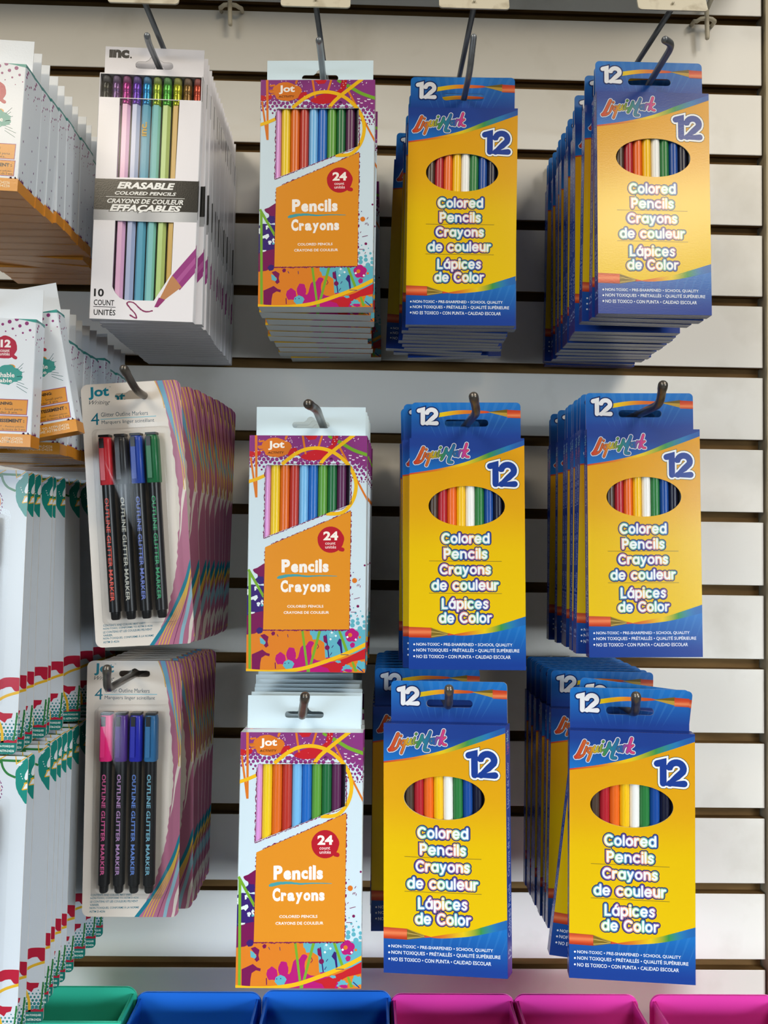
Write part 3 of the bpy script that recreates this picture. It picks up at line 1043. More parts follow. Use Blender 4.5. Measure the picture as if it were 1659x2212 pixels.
def art_erasable(window):
    a = Art(IQ, 86, 207, holes=[ccw(I_STRIP), ccw(I_UP), ccw(I_LOW)] if window else ())
    a.L = 1
    a.poly([(560, 1122), (1300, 1148), (1300, 1350), (560, 1325)], C('#20211f'))
    sil = ramp([(0, C('#8e9096')), (.25, C('#d2d3d6')), (.5, C('#a6a8ac')), (.75, C('#d8d9da')), (1, C('#a2a4a8'))])
    a.band([a.map(p) for p in ((560, 1320), (1300, 1348))], [a.map(p) for p in ((560, 1388), (1300, 1412))], lambda p: sil(p[0] / 86), n=16, mm=True)
    a.L = 4
    q = [(758, 1146), (1120, 1158), (1117, 1202), (750, 1190)]
    a.text('ERASABLE', q, C('#f4f4f2'), bold=.045, shear=.22, res=3)
    a.text('COLORED PENCILS', [(738, 1206), (1128, 1218), (1126, 1240), (735, 1228)], C('#eeeeec'), bold=.03, shear=.22)
    a.stroke([(680, 1240), (1182, 1258)], .4, C('#e4e4e2'), caps=False)
    a.text('CRAYONS DE COULEUR', [(690, 1252), (1174, 1266), (1172, 1298), (685, 1281)], C('#eeeeec'), bold=.03, shear=.22)
    q = [(708, 1288), (1162, 1304), (1156, 1352), (700, 1344)]
    a.L = 3
    a.text('EFFAÇABLES', q, C('#20211f'), bold=.10, shear=.22, res=3, fit=.045)
    a.L = 4
    a.text('EFFAÇABLES', q, C('#f4f4f2'), bold=.045, shear=.22, res=3)
    a.L = 2
    bk = C('#26262a')
    a.text('10', lo2((600, 652), (664, 655), (662, 707), (598, 704)), bk, bold=.03, res=3)
    a.text('COUNT', lo2((598, 724), (730, 730), (728, 768), (596, 762)), bk, bold=.015)
    a.stroke(lo2((594, 771), (738, 777)), .5, bk, caps=False)
    a.text('UNITÉS', lo2((597, 780), (738, 786), (736, 832), (595, 828)), bk, bold=.015)
    # drawn pencil and its squiggle
    body = C('#9c3f86')
    a.L = 2
    a.poly(lo2((1100, 574), (1262, 385), (1262, 540), (1152, 668)), body)
    a.L = 3
    a.poly(lo2((1128, 600), (1262, 440), (1262, 480), (1140, 630)), C('#b25a9c'))
    a.poly(lo2((1085, 598), (1104, 570), (1130, 600), (1165, 648), (1140, 665), (1055, 730), (1025, 718)), C('#c48a5e'))
    a.poly(lo2((1018, 715), (1058, 730), (1012, 780), (988, 778)), C('#9a3a76'))
    a.L = 2
    a.stroke(lo2((975, 803), (935, 808), (900, 792), (860, 752), (830, 742), (812, 752), (830, 782), (865, 822), (872, 850), (850, 842), (832, 830)), 1.25, C('#8e3a64'), smooth=5, jag=.5)
    return a


def art_erasable_tab():
    sl = euro_slot(43, 216, 32, 6.2, 15, 5.2)
    a = Art(None, 86, 240, clip=[(1.5, 207), (84.5, 207), (84.5, 236), (1.5, 236)], holes=[])
    a.L = 1
    bk = C('#1d1d1f')
    a.text('ınc', [(4.6, 231.6), (21.5, 231.6), (21.5, 224.4), (4.6, 224.4)], bk, bold=.06, res=3, mm=True)
    a.disc((22.9, 225.2), .8, bk, 8, mm=True)
    return a


def art_erasable_side(t):
    a = Art(None, t, 207)
    a.L = 1
    a.poly([(-1, 93), (2.2, 93), (2.2, 119), (-1, 119)], C('#222224'), mm=True)
    a.poly([(-1, 86), (2.2, 86), (2.2, 93), (-1, 93)], C('#a8aaae'), mm=True)
    a.poly([(-1, 44), (2.2, 46), (2.2, 66), (-1, 62)], C('#9c3f86'), mm=True)
    a.poly([(-1, 186), (1.2, 186), (1.2, 207), (-1, 207)], C('#3a3a3c'), mm=True)
    return a


I_T = 8.0
INC = dict(w=86, h=207, t=I_T, front=C('#f4f1f6'), holes=[I_STRIP, I_UP, I_LOW], cut=C('#dcdcdc'), art=art_erasable(True), art_closed=art_erasable(False),
           side=lambda z: C('#e4e3e8'), side_art=art_erasable_side(I_T), top=C('#dddde2'), bottom=C('#c9cad4'), flap=C('#f2f2f4'), board=C('#a5a3a0'),
           tab_w=83.5, tab_h=27, tab_r=0, slot=euro_slot(43, 216, 32, 6.2, 15, 5.2), tab=C('#f4f1f6'), tab_art=art_erasable_tab(), slot_top=226.6)

# ------------------------------------------------------------------ artwork: white box of twelve washable markers
WQ = [(365 - 1319, 590), (365, 600), (325, 1882), (325 - 1319, 1872)]


def art_washable():
    rd = random.Random(4)
    a = Art(WQ, 100, 97)
    og, mar, teal = C('#dd942e'), C('#8e3a78'), C('#3f9a92')
    a.L = 1
    a.poly([(-1000, 1745), (420, 1755), (420, 1900), (-1000, 1890)], og)
    a.poly([(120, 596), (370, 600), (400, 640), (330, 628), (250, 612)], teal)
    a.poly([(-700, 590), (0, 590), (-60, 640), (-300, 700), (-620, 660)], teal)
    for x, y, r in ((32, 658, 1.1), (100, 630, 1.5), (170, 602, 1.6), (202, 670, 1.3), (270, 643, 1.5), (132, 700, .95), (303, 711, 1.0), (232, 740, .8), (62, 728, .6), (335, 780, .5), (265, 810, .4), (163, 768, .5),
                    (355, 1497, 1.0), (-40, 690, 1.2), (-110, 720, 1.3), (345, 1610, .5)):
        a.disc((x, y), r, mar, 12)
    a.blob((58, 890), 9.2, 8.6, C('#b22a44'), amp=.04, seed=6)
    a.stroke([(120, 955), (150, 985), (165, 992)], 2.6, C('#b22a44'))
    a.L = 2
    wt = C('#f6eeee')
    a.box_text('12', 14, 812, 116, 890, wt, bold=.05, res=3)
    a.box_text('count', 12, 908, 104, 938, wt, bold=.012)
    a.box_text('unités', 8, 940, 106, 972, wt, bold=.012)
    a.L = 1
    a.blob((40, 1168), 15.0, 7.2, teal, n=50, amp=.16, seed=14)
    for k in range(8):
        y = 1110 + k * 24
        a.stroke([(180, y), (245 + rd.uniform(-20, 50), y + (k - 3.5) * 18)], .35, C('#2f6a6e'))
    a.disc((122, 1085), 3.2, og, 16, ry=2.0)
    a.disc((172, 1110), 1.1, mar, 10)
    a.L = 2
    a.box_text('Washable', -110, 1142, 158, 1190, wt, bold=.02)
    a.box_text('Lavable', -90, 1202, 134, 1242, wt, bold=.02)
    a.L = 1
    for y0, y1 in ((1412, 1562), (1578, 1730)):
        a.poly([(-420, y0 - 8), (293, y0), (283, y1), (-425, y1 - 8)], og)
        a.L = 2
        a.stroke([(-420, y0 - 8), (293, y0), (283, y1), (-425, y1 - 8)], .5, mar, caps=False)
        a.L = 1
    a.L = 3
    bk = C('#3a2c1c')
    a.box_text('WARNING:', -75, 1435, 145, 1466, bk, bold=.045)
    a.box_text('CHOKING HAZARD - Small parts', -330, 1496, 240, 1526, bk)
    a.box_text('Not for children under 3 yrs.', -330, 1528, 195, 1558, bk)
    a.box_text('AVERTISSEMENT :', -130, 1605, 262, 1640, bk, bold=.045)
    a.box_text("RISQUE D'ÉTOUFFEMENT - Petites pièces.", -330, 1668, 262, 1694, bk)
    a.box_text('Ne convient pas aux enfants de moins de 3 ans.', -330, 1698, 275, 1726, bk)
    a.box_text('CONFORMS TO ASTM-D4236', -240, 1785, 250, 1814, C('#f2d8b4'), bold=.02)
    a.box_text('CONFORME ASTM-D4236', -230, 1818, 252, 1846, C('#f2d8b4'), bold=.02)
    a.L = 2
    for k in range(14):
        x = rd.choice((-60, -20, 250, 275, 300))
        a.tri([a.map((x + rd.uniform(-20, 20), 1756)), a.map((x + rd.uniform(0, 30), 1758)), a.map((x + rd.uniform(-10, 20), 1735))], C('#7a2a6a'))
    return a


def art_washable_side(t):
    rd = random.Random(8)
    a = Art(None, t, 97)
    a.L = 1
    a.poly([(-1, 0), (t + 1, 0), (t + 1, 8.6), (-1, 9.2)], C('#d58a28'), mm=True)
    a.poly([(-1, 98), (t + 1, 98), (t + 1, 94.2), (t * .5, 95.4), (-1, 94.6)], C('#3f8a88'), mm=True)
    for k in range(11):
        a.disc((rd.uniform(1, t), 92 - k * 1.7 + rd.uniform(-1, 1)), 1.15 - k * .07, C('#8e3a78'), 10, mm=True)
    for x, z in ((4, 40), (9, 25), (12, 55), (6, 17)):
        a.disc((x, z), .6, C('#6a3a78'), 6, mm=True, ry=1.0)
    for k in range(7):
        x = rd.uniform(0, t * .7)
        a.tri([(x, 9), (x + 1.8, 9), (x + rd.uniform(0, 2), 9 + rd.uniform(1, 3.4))], C('#7a2a6a'))
    return a


W_T = 15.0
WASH = dict(w=100, h=97, t=W_T, front=C('#e2e8f0'), holes=[], cut=C('#e2e4e6'), art=art_washable(), art_closed=art_washable(), side=lambda z: C('#dfe8f2'),
            side_art=art_washable_side(W_T), top=C('#dfe4e8'), bottom=C('#c07a24'), flap=C('#d08a34'), board=C('#a9a9a8'), tab_w=96, tab_h=27, tab_r=0,
            slot=euro_slot(50, 106, 30, 5, 11, 4), tab=C('#dfe6ee'), tab_art=Art(None, 100, 130), slot_top=114.8)

# ------------------------------------------------------------------ artwork: glitter marker card
CQ = [(520, 95), (1155, 58), (1255, 1750), (615, 1775)]


def art_glitter():
    rd = random.Random(6)
    a = Art(CQ, 86, 226, clip=rrect(0, 86, 0, 226, 6))
    pk, yl, bl, pl, tl = C('#b4708c'), C('#d8b04e'), C('#6fa6c4'), C('#7a3560'), C('#1f7f96')
    a.L = 1
    edge = [(985, 20), (1015, 110), (1048, 200), (1080, 320), (1100, 440), (1118, 560), (1138, 700), (1150, 820), (1152, 940), (1145, 1060), (1140, 1185), (1130, 1300), (1105, 1420), (1080, 1540), (1040, 1640), (960, 1800)]
    edge = [(x + rd.uniform(-5, 5), y) for x, y in catmull(edge, 5)]
    a.poly(edge + [(1300, 1800), (1260, 1200), (1200, 20)], pk)
    a.L = 2
    a.poly([(1196, 640), (1215, 700), (1190, 780), (1172, 900), (1165, 1020), (1150, 1100), (1160, 960), (1165, 820), (1180, 720)], C('#e2d8cf'))
    a.stroke([(1012, 30), (1048, 140), (1085, 260), (1130, 400), (1165, 520), (1192, 640), (1200, 760)], 4.6, bl, smooth=5, caps=False, taper=lambda t: 1 - t * .7)
    for k, (x0, x1) in enumerate(((985, 1052), (1040, 1168), (1062, 1182), (1084, 1194), (1105, 1204))):
        a.stroke([(x0, 30), (x0 + 38, 140), (x0 + 72, 300), ((x0 + x1) / 2 + 32, 440), (x1, 600), (x1 + 16, 760)] if k else [(978, 40), (1010, 100), (1040, 170), (1056, 240)], .8, yl, smooth=5, caps=False)
    a.stroke([(1095, 30), (1130, 160), (1160, 330), (1185, 480), (1205, 620)], .8, pl, smooth=5, caps=False)
    a.stroke([(1128, 30), (1150, 110), (1160, 190)], .8, pl, smooth=4, caps=False)
    y2 = lambda pts: [(x, y + 1185) for x, y in pts]
    a.stroke(y2([(1300, -140), (1235, 20), (1200, 150), (1140, 300), (1080, 420), (960, 600)]), 3.2, tl, smooth=5, caps=False)
    for k in range(4):
        a.stroke(y2([(1262, -60), (1245 - k * 4, 60), (1215 - k * 6, 200), (1160 - k * 12, 360), (1110 - k * 17, 480), (1075 - k * 20, 590)]), .9, yl, smooth=5, caps=False)
    a.stroke(y2([(1255, 130), (1225, 260), (1200, 380), (1175, 480), (1160, 590)]), 3.0, C('#8fb6c6'), smooth=5, caps=False)
    a.stroke(y2([(1240, 60), (1195, 300), (1140, 480), (1110, 590)]), .6, pl, smooth=5, caps=False)
    a.stroke(y2([(1268, 300), (1235, 420), (1215, 590)]), 3.0, C('#e2d8cf'), smooth=5, caps=False, jag=.5)
    a.stroke(y2([(1265, 400), (1250, 520)]), .7, yl, caps=False)
    tq = C('#1d7186')
    a.L = 2
    a.text('Jot', [(569, 110), (700, 100), (703, 182), (572, 190)], C('#1f8095'), bold=.035, res=3)
    a.text('TM', [(702, 104), (713, 103), (713, 109), (702, 110)], tq)
    a.text('Writing', [(572, 194), (710, 189), (712, 222), (575, 228)], C('#5a5f62'), shear=.55, res=3)
    a.text('4', [(585, 275), (638, 271), (640, 346), (587, 350)], tq, res=3)
    dk = C('#3c5560')
    a.text('Glitter Outline Markers', [(650, 270), (950, 256), (951, 284), (651, 297)], dk)
    a.stroke([(650, 313), (800, 302), (1000, 291)], .8, C('#8cc4d2'), jag=.4)
    a.text('Marquers linger scintillant', [(654, 320), (990, 305), (991, 334), (655, 350)], dk)
    for i, (s, x1) in enumerate((('CONTENTS AND COLORS MAY VARY.', 936), ('NON-TOXIC, CONFORMS TO ASTM D-4236', 980), ('LE CONTENU ET LES COULEURS PEUVENT', 978), ('VARIER.', 724),
                                 ('NON-TOXIQUES, CONFORME À LA NORME', 988), ('ASTM D-4236', 766))):
        y = 440 + i * 21.5
        up = -5 if 'À' in s else 0
        a.text(s, y2([(662, y + up), (x1, y - (x1 - 662) * .058 + up), (x1, y + 14 - (x1 - 662) * .058), (662, y + 14)]), tq, bold=.016)
    return a


GL_SLOT = euro_slot(43, 211.5, 28, 5.6, 9, 2.0)
CARD = dict(w=86, h=226, r=6, slot=GL_SLOT, slot_top=217.0, front=C('#e3dad0'), board=C('#b9b0a6'), art=art_glitter(), t=.7)


# ------------------------------------------------------------------ artwork: white and teal card
def fa(*p):
    return [(x / 6.505, 1000 + y / 6.505) for x, y in p]


def fb(*p):
    return [(x / 6.145, 1340 + y / 6.145) for x, y in p]


FQ = [(-234, 1016.5), (62, 1016.5), (46.5, 1615), (-249.5, 1615)]


def art_leaf():
    rd = random.Random(2)
    a = Art(FQ, 111.3, 226, clip=rrect(0, 111.3, 0, 226, 4.5))
    tl, gr, yl, rd_ = C('#1f8a80'), C('#2f7a3e'), C('#e2b22e'), C('#b4203a')
    a.L = 1
    leaf = [(430, 110), (340, 160), (275, 240), (232, 320), (228, 440), (245, 530), (280, 620), (330, 690), (378, 748), (430, 700)]
    a.poly(fa(*[(x + rd.uniform(-5, 5), y) for x, y in catmull(leaf, 4)]), tl)
    a.stroke(fa((-300, 300), (-120, 250), (20, 190)), 1.6, gr, smooth=3)
    a.stroke(fa((30, 150), (55, 260), (120, 345), (230, 395)), 1.8, gr, smooth=5, caps=False)
    a.stroke(fa((-100, 160), (100, 168), (300, 172)), 1.9, gr, smooth=3, caps=False)
    a.L = 2
    a.poly(fa((430, 250), (392, 285), (362, 345), (350, 400), (366, 430), (430, 445)), C('#e6edf2'))
    a.poly(fa((240, 215), (330, 190), (290, 240)), C('#e6edf2'))
    a.poly(fa((320, 555), (350, 480), (430, 470), (430, 545)), C('#e6edf2'))
    for x, y in ((310, 378), (325, 410), (300, 345)):
        a.disc(fa((x, y))[0], .45, C('#e6edf2'), 6)
    a.L = 3
    for q in ([(-60, 190), (95, 105)], [(228, 108), (240, 212), (365, 125)], [(322, 558), (400, 410)], [(345, 470), (420, 470)], [(322, 560), (420, 540)], [(-200, 110), (-150, 210), (-60, 120)]):
        a.stroke(fa(*q), .8, yl, caps=False)
    a.stroke(fa((366, 440), (430, 440)), 1.6, gr, caps=False)
    a.disc(fa((-25, 560))[0], 3.0, C('#e08a28'), 20, ry=6.8)
    for k in range(9):
        an = -1.4 + k * .35
        x, y = -25 + 72 * math.cos(an), 560 + 150 * math.sin(an)
        a.stroke(fa((x, y), (x + rd.uniform(-14, 14), y + rd.uniform(8, 26))), .7, C('#7a2a6a'))
    # lower end
    a.L = 1
    red = [(-300, 1000), (-120, 860), (0, 785), (70, 728), (180, 702), (340, 718), (340, 870), (245, 880), (205, 832), (100, 850), (35, 900), (-40, 990), (-160, 1100)]
    a.poly(fb(*[(x + rd.uniform(-6, 6), y + rd.uniform(-6, 6)) for x, y in catmull(red, 3)]), rd_)
    a.stroke(fb((-300, 1200), (-60, 1070), (100, 965), (210, 920), (340, 884)), 2.2, yl, smooth=5, caps=False)
    a.poly(fb((-200, 1160), (20, 1130), (110, 1165), (232, 1165), (215, 1225), (160, 1240), (130, 1288), (60, 1245), (0, 1240), (-200, 1240)), rd_)
    for r in range(7):
        for k in range(14):
            x, y = -330 + k * 50 + (r % 2) * 25, 1262 + r * 44
            if y > 1300 - max(0, x - 120) * .5:
                a.disc(fb((x, y))[0], .55 + r * .19, C('#35838a') if (k + r) % 4 else C('#2a7a70'), 10)
    a.L = 2
    a.stroke(fb((-120, 1150), (0, 1195), (60, 1290), (95, 1400), (102, 1560)), 2.2, yl, smooth=5, caps=False)
    for x in (285, -90):
        a.stroke(fb((x, 1165), (x - 15, 1330), (x - 38, 1520)), 1.5, gr, smooth=3, jag=.3)
    a.stroke(fb((300, 1200), (312, 1300)), 1.3, gr)
    a.poly(fb((40, 1535), (100, 1520), (180, 1505), (230, 1515), (330, 1478), (330, 1545), (40, 1545)), rd_)
    a.L = 3
    a.poly(fb((-2000, 1542), (340, 1542), (340, 1800), (-2000, 1800)), C('#1c7a72'))
    a.L = 4
    for i, s in enumerate(('NON-TOXIC/NON-TOXIQUES', 'CONFORMS TO ASTM-D4236', 'CONFORME ASTM-D4236')):
        y = 1572 + i * 57
        a.text(s, fb((-175, y), (258, y), (256, y + 32), (-177, y + 32)), C('#d8eae6'), bold=.035)
    return a


LEAF = dict(w=111.3, h=226, r=4.5, slot=euro_slot(55.6, 211.5, 28, 5.6, 9, 2.0), slot_top=217.0, front=C('#d3dbe4'), board=C('#a9adb4'), art=art_leaf(), t=.7)


def backing_card(spec):
    w, h = spec['w'], spec['h']
    b = Buf()
    out = rrect(0, w, 0, h, spec['r'])
    fr = lambda x, z, L=0: (x - w / 2, -L, z)
    sheet_with_holes(b, out, [spec['slot']], lambda x, z: fr(x, z), spec['front'])
    spec['art'].emit(b, lambda x, z, L: fr(x, z, L), 0.025)
    sheet_with_holes(b, out, [spec['slot']], lambda x, z: (x - w / 2, spec['t'], z), spec['board'])
    for lp in (out, spec['slot']):
        for i in range(len(lp)):
            p, q = lp[i], lp[(i + 1) % len(lp)]
            b.face([fr(*p), fr(*q), (q[0] - w / 2, spec['t'], q[1]), (p[0] - w / 2, spec['t'], p[1])], C('#d5cdc6'))
    return b


def blister(x0, x1, z0, z1, depth):
    b = Buf()
    lv = [(0.0, -.15), (.5, -depth * .5), (1.0, -depth * .82), (1.9, -depth * .95), (3.4, -depth)]
    loops = [[(x, y, z) for x, z in rrect(x0 + i, x1 - i, z0 + i, z1 - i, 5 - i * .6, 6)] for i, y in lv]
    n = len(loops[0])
    vs = [p for lp in loops for p in lp]
    fs = [(a * n + k, a * n + (k + 1) % n, (a + 1) * n + (k + 1) % n, (a + 1) * n + k) for a in range(len(loops) - 1) for k in range(n)]
    fs.append(tuple((len(loops) - 1) * n + k for k in range(n)))
    fl = [(x, -.12, z) for x, z in rrect(x0 - 4, x1 + 4, z0 - 4, z1 + 4, 6, 6)]
    b.mesh_part(vs, fs, (1, 1, 1, 1), 0, True)
    m = len(fl)
    b.mesh_part(fl + loops[0], [(k, (k + 1) % m, m + (k + 1) % m, m + k) for k in range(m)], (1, 1, 1, 1), 0, False)
    return b


def marker_parts(root, xc, col, textcol, z0=24.4, z1=180.0, zc=139.0):
    """pen lying upright in the blister: black barrel, coloured cap with its clip, black crown"""
    r, yc = 5.1, -6.4
    bk = C('#17181a')
    b = Buf()
    b.tube([(xc, yc, z0), (xc, yc, z0 + 1.2), (xc, yc, z0 + 6.5), (xc, yc, z0 + 7), (xc, yc, zc - 3), (xc, yc, zc + 1)], r, bk, 32, 0, radii=[3.2, 3.9, 4.1, r, r, r])
    a = Art(None, 300, 12)
    a.L = 1
    L = zc - z0 - 27
    a.text('OUTLINE GLITTER MARKER', [(0, 7.6), (L, 7.6), (L, 4.0), (0, 4.0)], textcol, bold=.02, mm=True)
    zt = zc - 11
    for pts, _, cols in a.t:
        for k in range(8):                                     # narrow strips so that the ink follows the barrel
            q = clip_half(clip_half(list(zip(pts, cols)), (0, 3.8 + k * .5), (1, 3.8 + k * .5)), (1, 4.3 + k * .5), (0, 4.3 + k * .5))
            if len(q) >= 3:
                b.face([(xc + (r + .08) * math.sin((v - 6) / r), yc - (r + .08) * math.cos((v - 6) / r), zt - u) for (u, v), _ in q], [c for _, c in q])
    pen = b.build('marker_pen', M_GLOSS, root)
    smooth_by_angle(pen)
    c = Buf()
    ro = 5.6
    prof = rrect(xc - ro, xc + ro, yc - ro + .3, yc + ro - .3, 3.2, 4)
    lev = [(zc, .3), (zc + .8, 0), (z1 - 5, .15), (z1 - 1.2, .9), (z1, 2.2)]
    n = len(prof)
    vs = []
    for z, ins in lev:
        k = 1 - ins / ro
        vs += [(xc + (x - xc) * k, yc + (y - yc) * k, z) for x, y in prof]
    fs = [(i * n + k, i * n + (k + 1) % n, (i + 1) * n + (k + 1) % n, (i + 1) * n + k) for i in range(len(lev) - 1) for k in range(n)]
    fs += [tuple((len(lev) - 1) * n + k for k in range(n))]
    c.mesh_part(vs, fs, col)
    cap = c.build('cap', M_GLOSS, pen)
    smooth_by_angle(cap)
    k = Buf()
    y0 = yc - ro + .3
    k.box(xc - 3.4, xc + .4, y0 - 1.3, y0 - .1, zc + 4, z1 - 10, col)
    k.box(xc - 3.4, xc + .4, y0 - 1.2, y0 + .1, z1 - 10, z1 - 1.5, bk)
    k.box(xc - 4.4, xc + 4.4, yc - 4.6, yc + 4, z1 - .6, z1 + 1.4, bk)
    k.build('clip', M_GLOSS, pen)
    return pen


# ------------------------------------------------------------------ pencils
def hex_pencil(name, root, x, yc, z0, z1, r, col, turn=0.0, n=6, mat=None, lean=0.0):
    b = Buf()
    P0, P1 = [], []
    for k in range(n):
        an = turn + 2 * math.pi * (k + .5) / n
        P0.append((x + r * math.cos(an), yc + r * math.sin(an), z0))
        P1.append((x + lean + r * math.cos(an), yc + r * math.sin(an), z1))
    b.mesh_part(P0 + P1, [(k, (k + 1) % n, n + (k + 1) % n, n + k) for k in range(n)], col, 0, n > 8)
    b.face(P1, col)
    b.face(P0[::-1], col)
    return b.build(name, mat or M_GLOSS, root)


# ------------------------------------------------------------------ the slatted wall
PITCH_Z, GAP_Z = 0.0762, 0.0106
XL, XR = -0.80, 0.4128


def slatwall():
    b = Buf()
    x0, x1 = XL * 1000, XR * 1000
    g, d = GAP_Z * 1000, 10.0
    for k in range(-3, 17):
        zt = -k * 76.2 - g
        zb = -(k + 1) * 76.2
        c = .5
        b.face([(x0, 0, zb + c), (x1, 0, zb + c), (x1, 0, zt - c), (x0, 0, zt - c)], (1, 1, 1, 1), 0)
        b.face([(x0, c, zt), (x1, c, zt), (x1, 0, zt - c), (x0, 0, zt - c)], (1, 1, 1, 1), 0)
        b.face([(x0, c, zb), (x1, c, zb), (x1, 0, zb + c), (x0, 0, zb + c)], (1, 1, 1, 1), 0)
        b.face([(x0, c, zt), (x1, c, zt), (x1, d, zt), (x0, d, zt)], (1, 1, 1, 1), 1)
        b.face([(x0, c, zb), (x1, c, zb), (x1, 5, zb), (x0, 5, zb)], (1, 1, 1, 1), 1)
        b.face([(x0, 5, zb), (x1, 5, zb), (x1, 5, zb + 8), (x0, 5, zb + 8)], (1, 1, 1, 1), 1)
        b.face([(x1, 0, zb + c), (x1, d, zb), (x1, d, zt), (x1, 0, zt - c)], (1, 1, 1, 1), 1)
    b.face([(x0, d, -17 * 76.2), (x1, d, -17 * 76.2), (x1, d, 3 * 76.2), (x0, d, 3 * 76.2)], (1, 1, 1, 1), 1)
    o = b.build('wall_back', [M_SLAT, M_MDF])
    o['kind'] = 'structure'
    rd = random.Random(1)
    t = Buf()
    t.box(x1 + 2.2, x1 + 75, -5, 14, -17 * 76.2, 3 * 76.2, (1, 1, 1, 1))
    o2 = t.build('trim_1', M_TRIM)
    o2['kind'] = 'structure'
    bv = o2.modifiers.new('round', 'BEVEL')
    bv.width = .0012
    bv.segments = 2
    return o


slatwall()
sh = Buf()  # out-of-view board, added to keep overhead light off the top of the wall
sh.box(-800, 405, -213, -1.5, 60, 64, (1, 1, 1, 1))
sh.box(-800, 405, -215, -212, 50, 74, (1, 1, 1, 1))
shelf = empty('shade_shelf', (0, 0, 0))
tag(shelf, 'added unseen white shelf that shades the top of the slatted wall', 'shelf')
sh.build('shade_board', M_WHITEPL, shelf)
for bx in (-700, -200, 300):
    br = Buf()
    br.box(bx - 2, bx + 2, -170, 4, 48, 60, (1, 1, 1, 1))
    br.build('bracket', M_WHITEPL, shelf)  # supports of the added shading board
fl = Buf()
fl.face([(-3000, -4200, -1950), (3000, -4200, -1950), (3000, 14, -1950), (-3000, 14, -1950)], (1, 1, 1, 1))
floor = fl.build('floor', flat_mat('floor_tile', '#a9a8a2', 0.4, noise=('#8f8d86', 3, 0.4, 0.7, (1, 1, 1))))
floor['kind'] = 'structure'


def at(px, py, y):
    """the point of the shop at depth y that a reading (px, py) of the photograph stands for"""
    d = _f + (px - 829.5) / FPX * _r2 + (1106 - py) / FPX * _u2
    return CAM + d * ((y - CAM.y) / d.y)


# ------------------------------------------------------------------ prototypes
_mesh = {}


def back_mesh(kind):
    if kind not in _mesh:
        spec = SPEC[kind]
        b = backing_card(spec) if kind in ('glitter', 'leaf') else carton(spec, 0, False)
        _mesh[kind] = b.mesh(NAME[kind], [M_CARD])
    return _mesh[kind]


SPEC = dict(blue=LM, splatter=JOT, erasable=INC, wash=WASH, glitter=CARD, leaf=LEAF)
NAME = dict(blue='pencil_box', splatter='pencil_box', erasable='pencil_box', wash='marker_box', glitter='marker_card', leaf='marker_card')
CAT = dict(blue='pencil box', splatter='pencil box', erasable='pencil box', wash='marker box', glitter='marker pack', leaf='marker pack')

BLUE_P = ['#1c1614', '#231c18', '#4a3a30', '#b01f2e', '#e8681c', '#f2c010', '#f0f0ee', '#2a7a3c', '#174a9c', '#14162e', '#101014']
SPL_P = ['#d896dc', '#eccb1e', '#dd6a1e', '#b83428', '#74b8ea', '#1f68c0', '#5c9c3a', '#1e6a3c', '#5a2450', '#160c1c']
ERA_P = [('#5c5c54', '#3a3a34'), ('#b49ac0', '#7a5a8a'), ('#f0bde0', '#b03a8a'), ('#b4bfe2', '#6a3fae'), ('#68aeca', '#2a8cc4'), ('#90d0d0', '#a0b83a'), ('#bcd888', '#5cae4a'), ('#d2ac5a', '#b8bc30'),
         ('#a0825a', '#8a6a3a'), ('#c0705a', '#c0503a')]


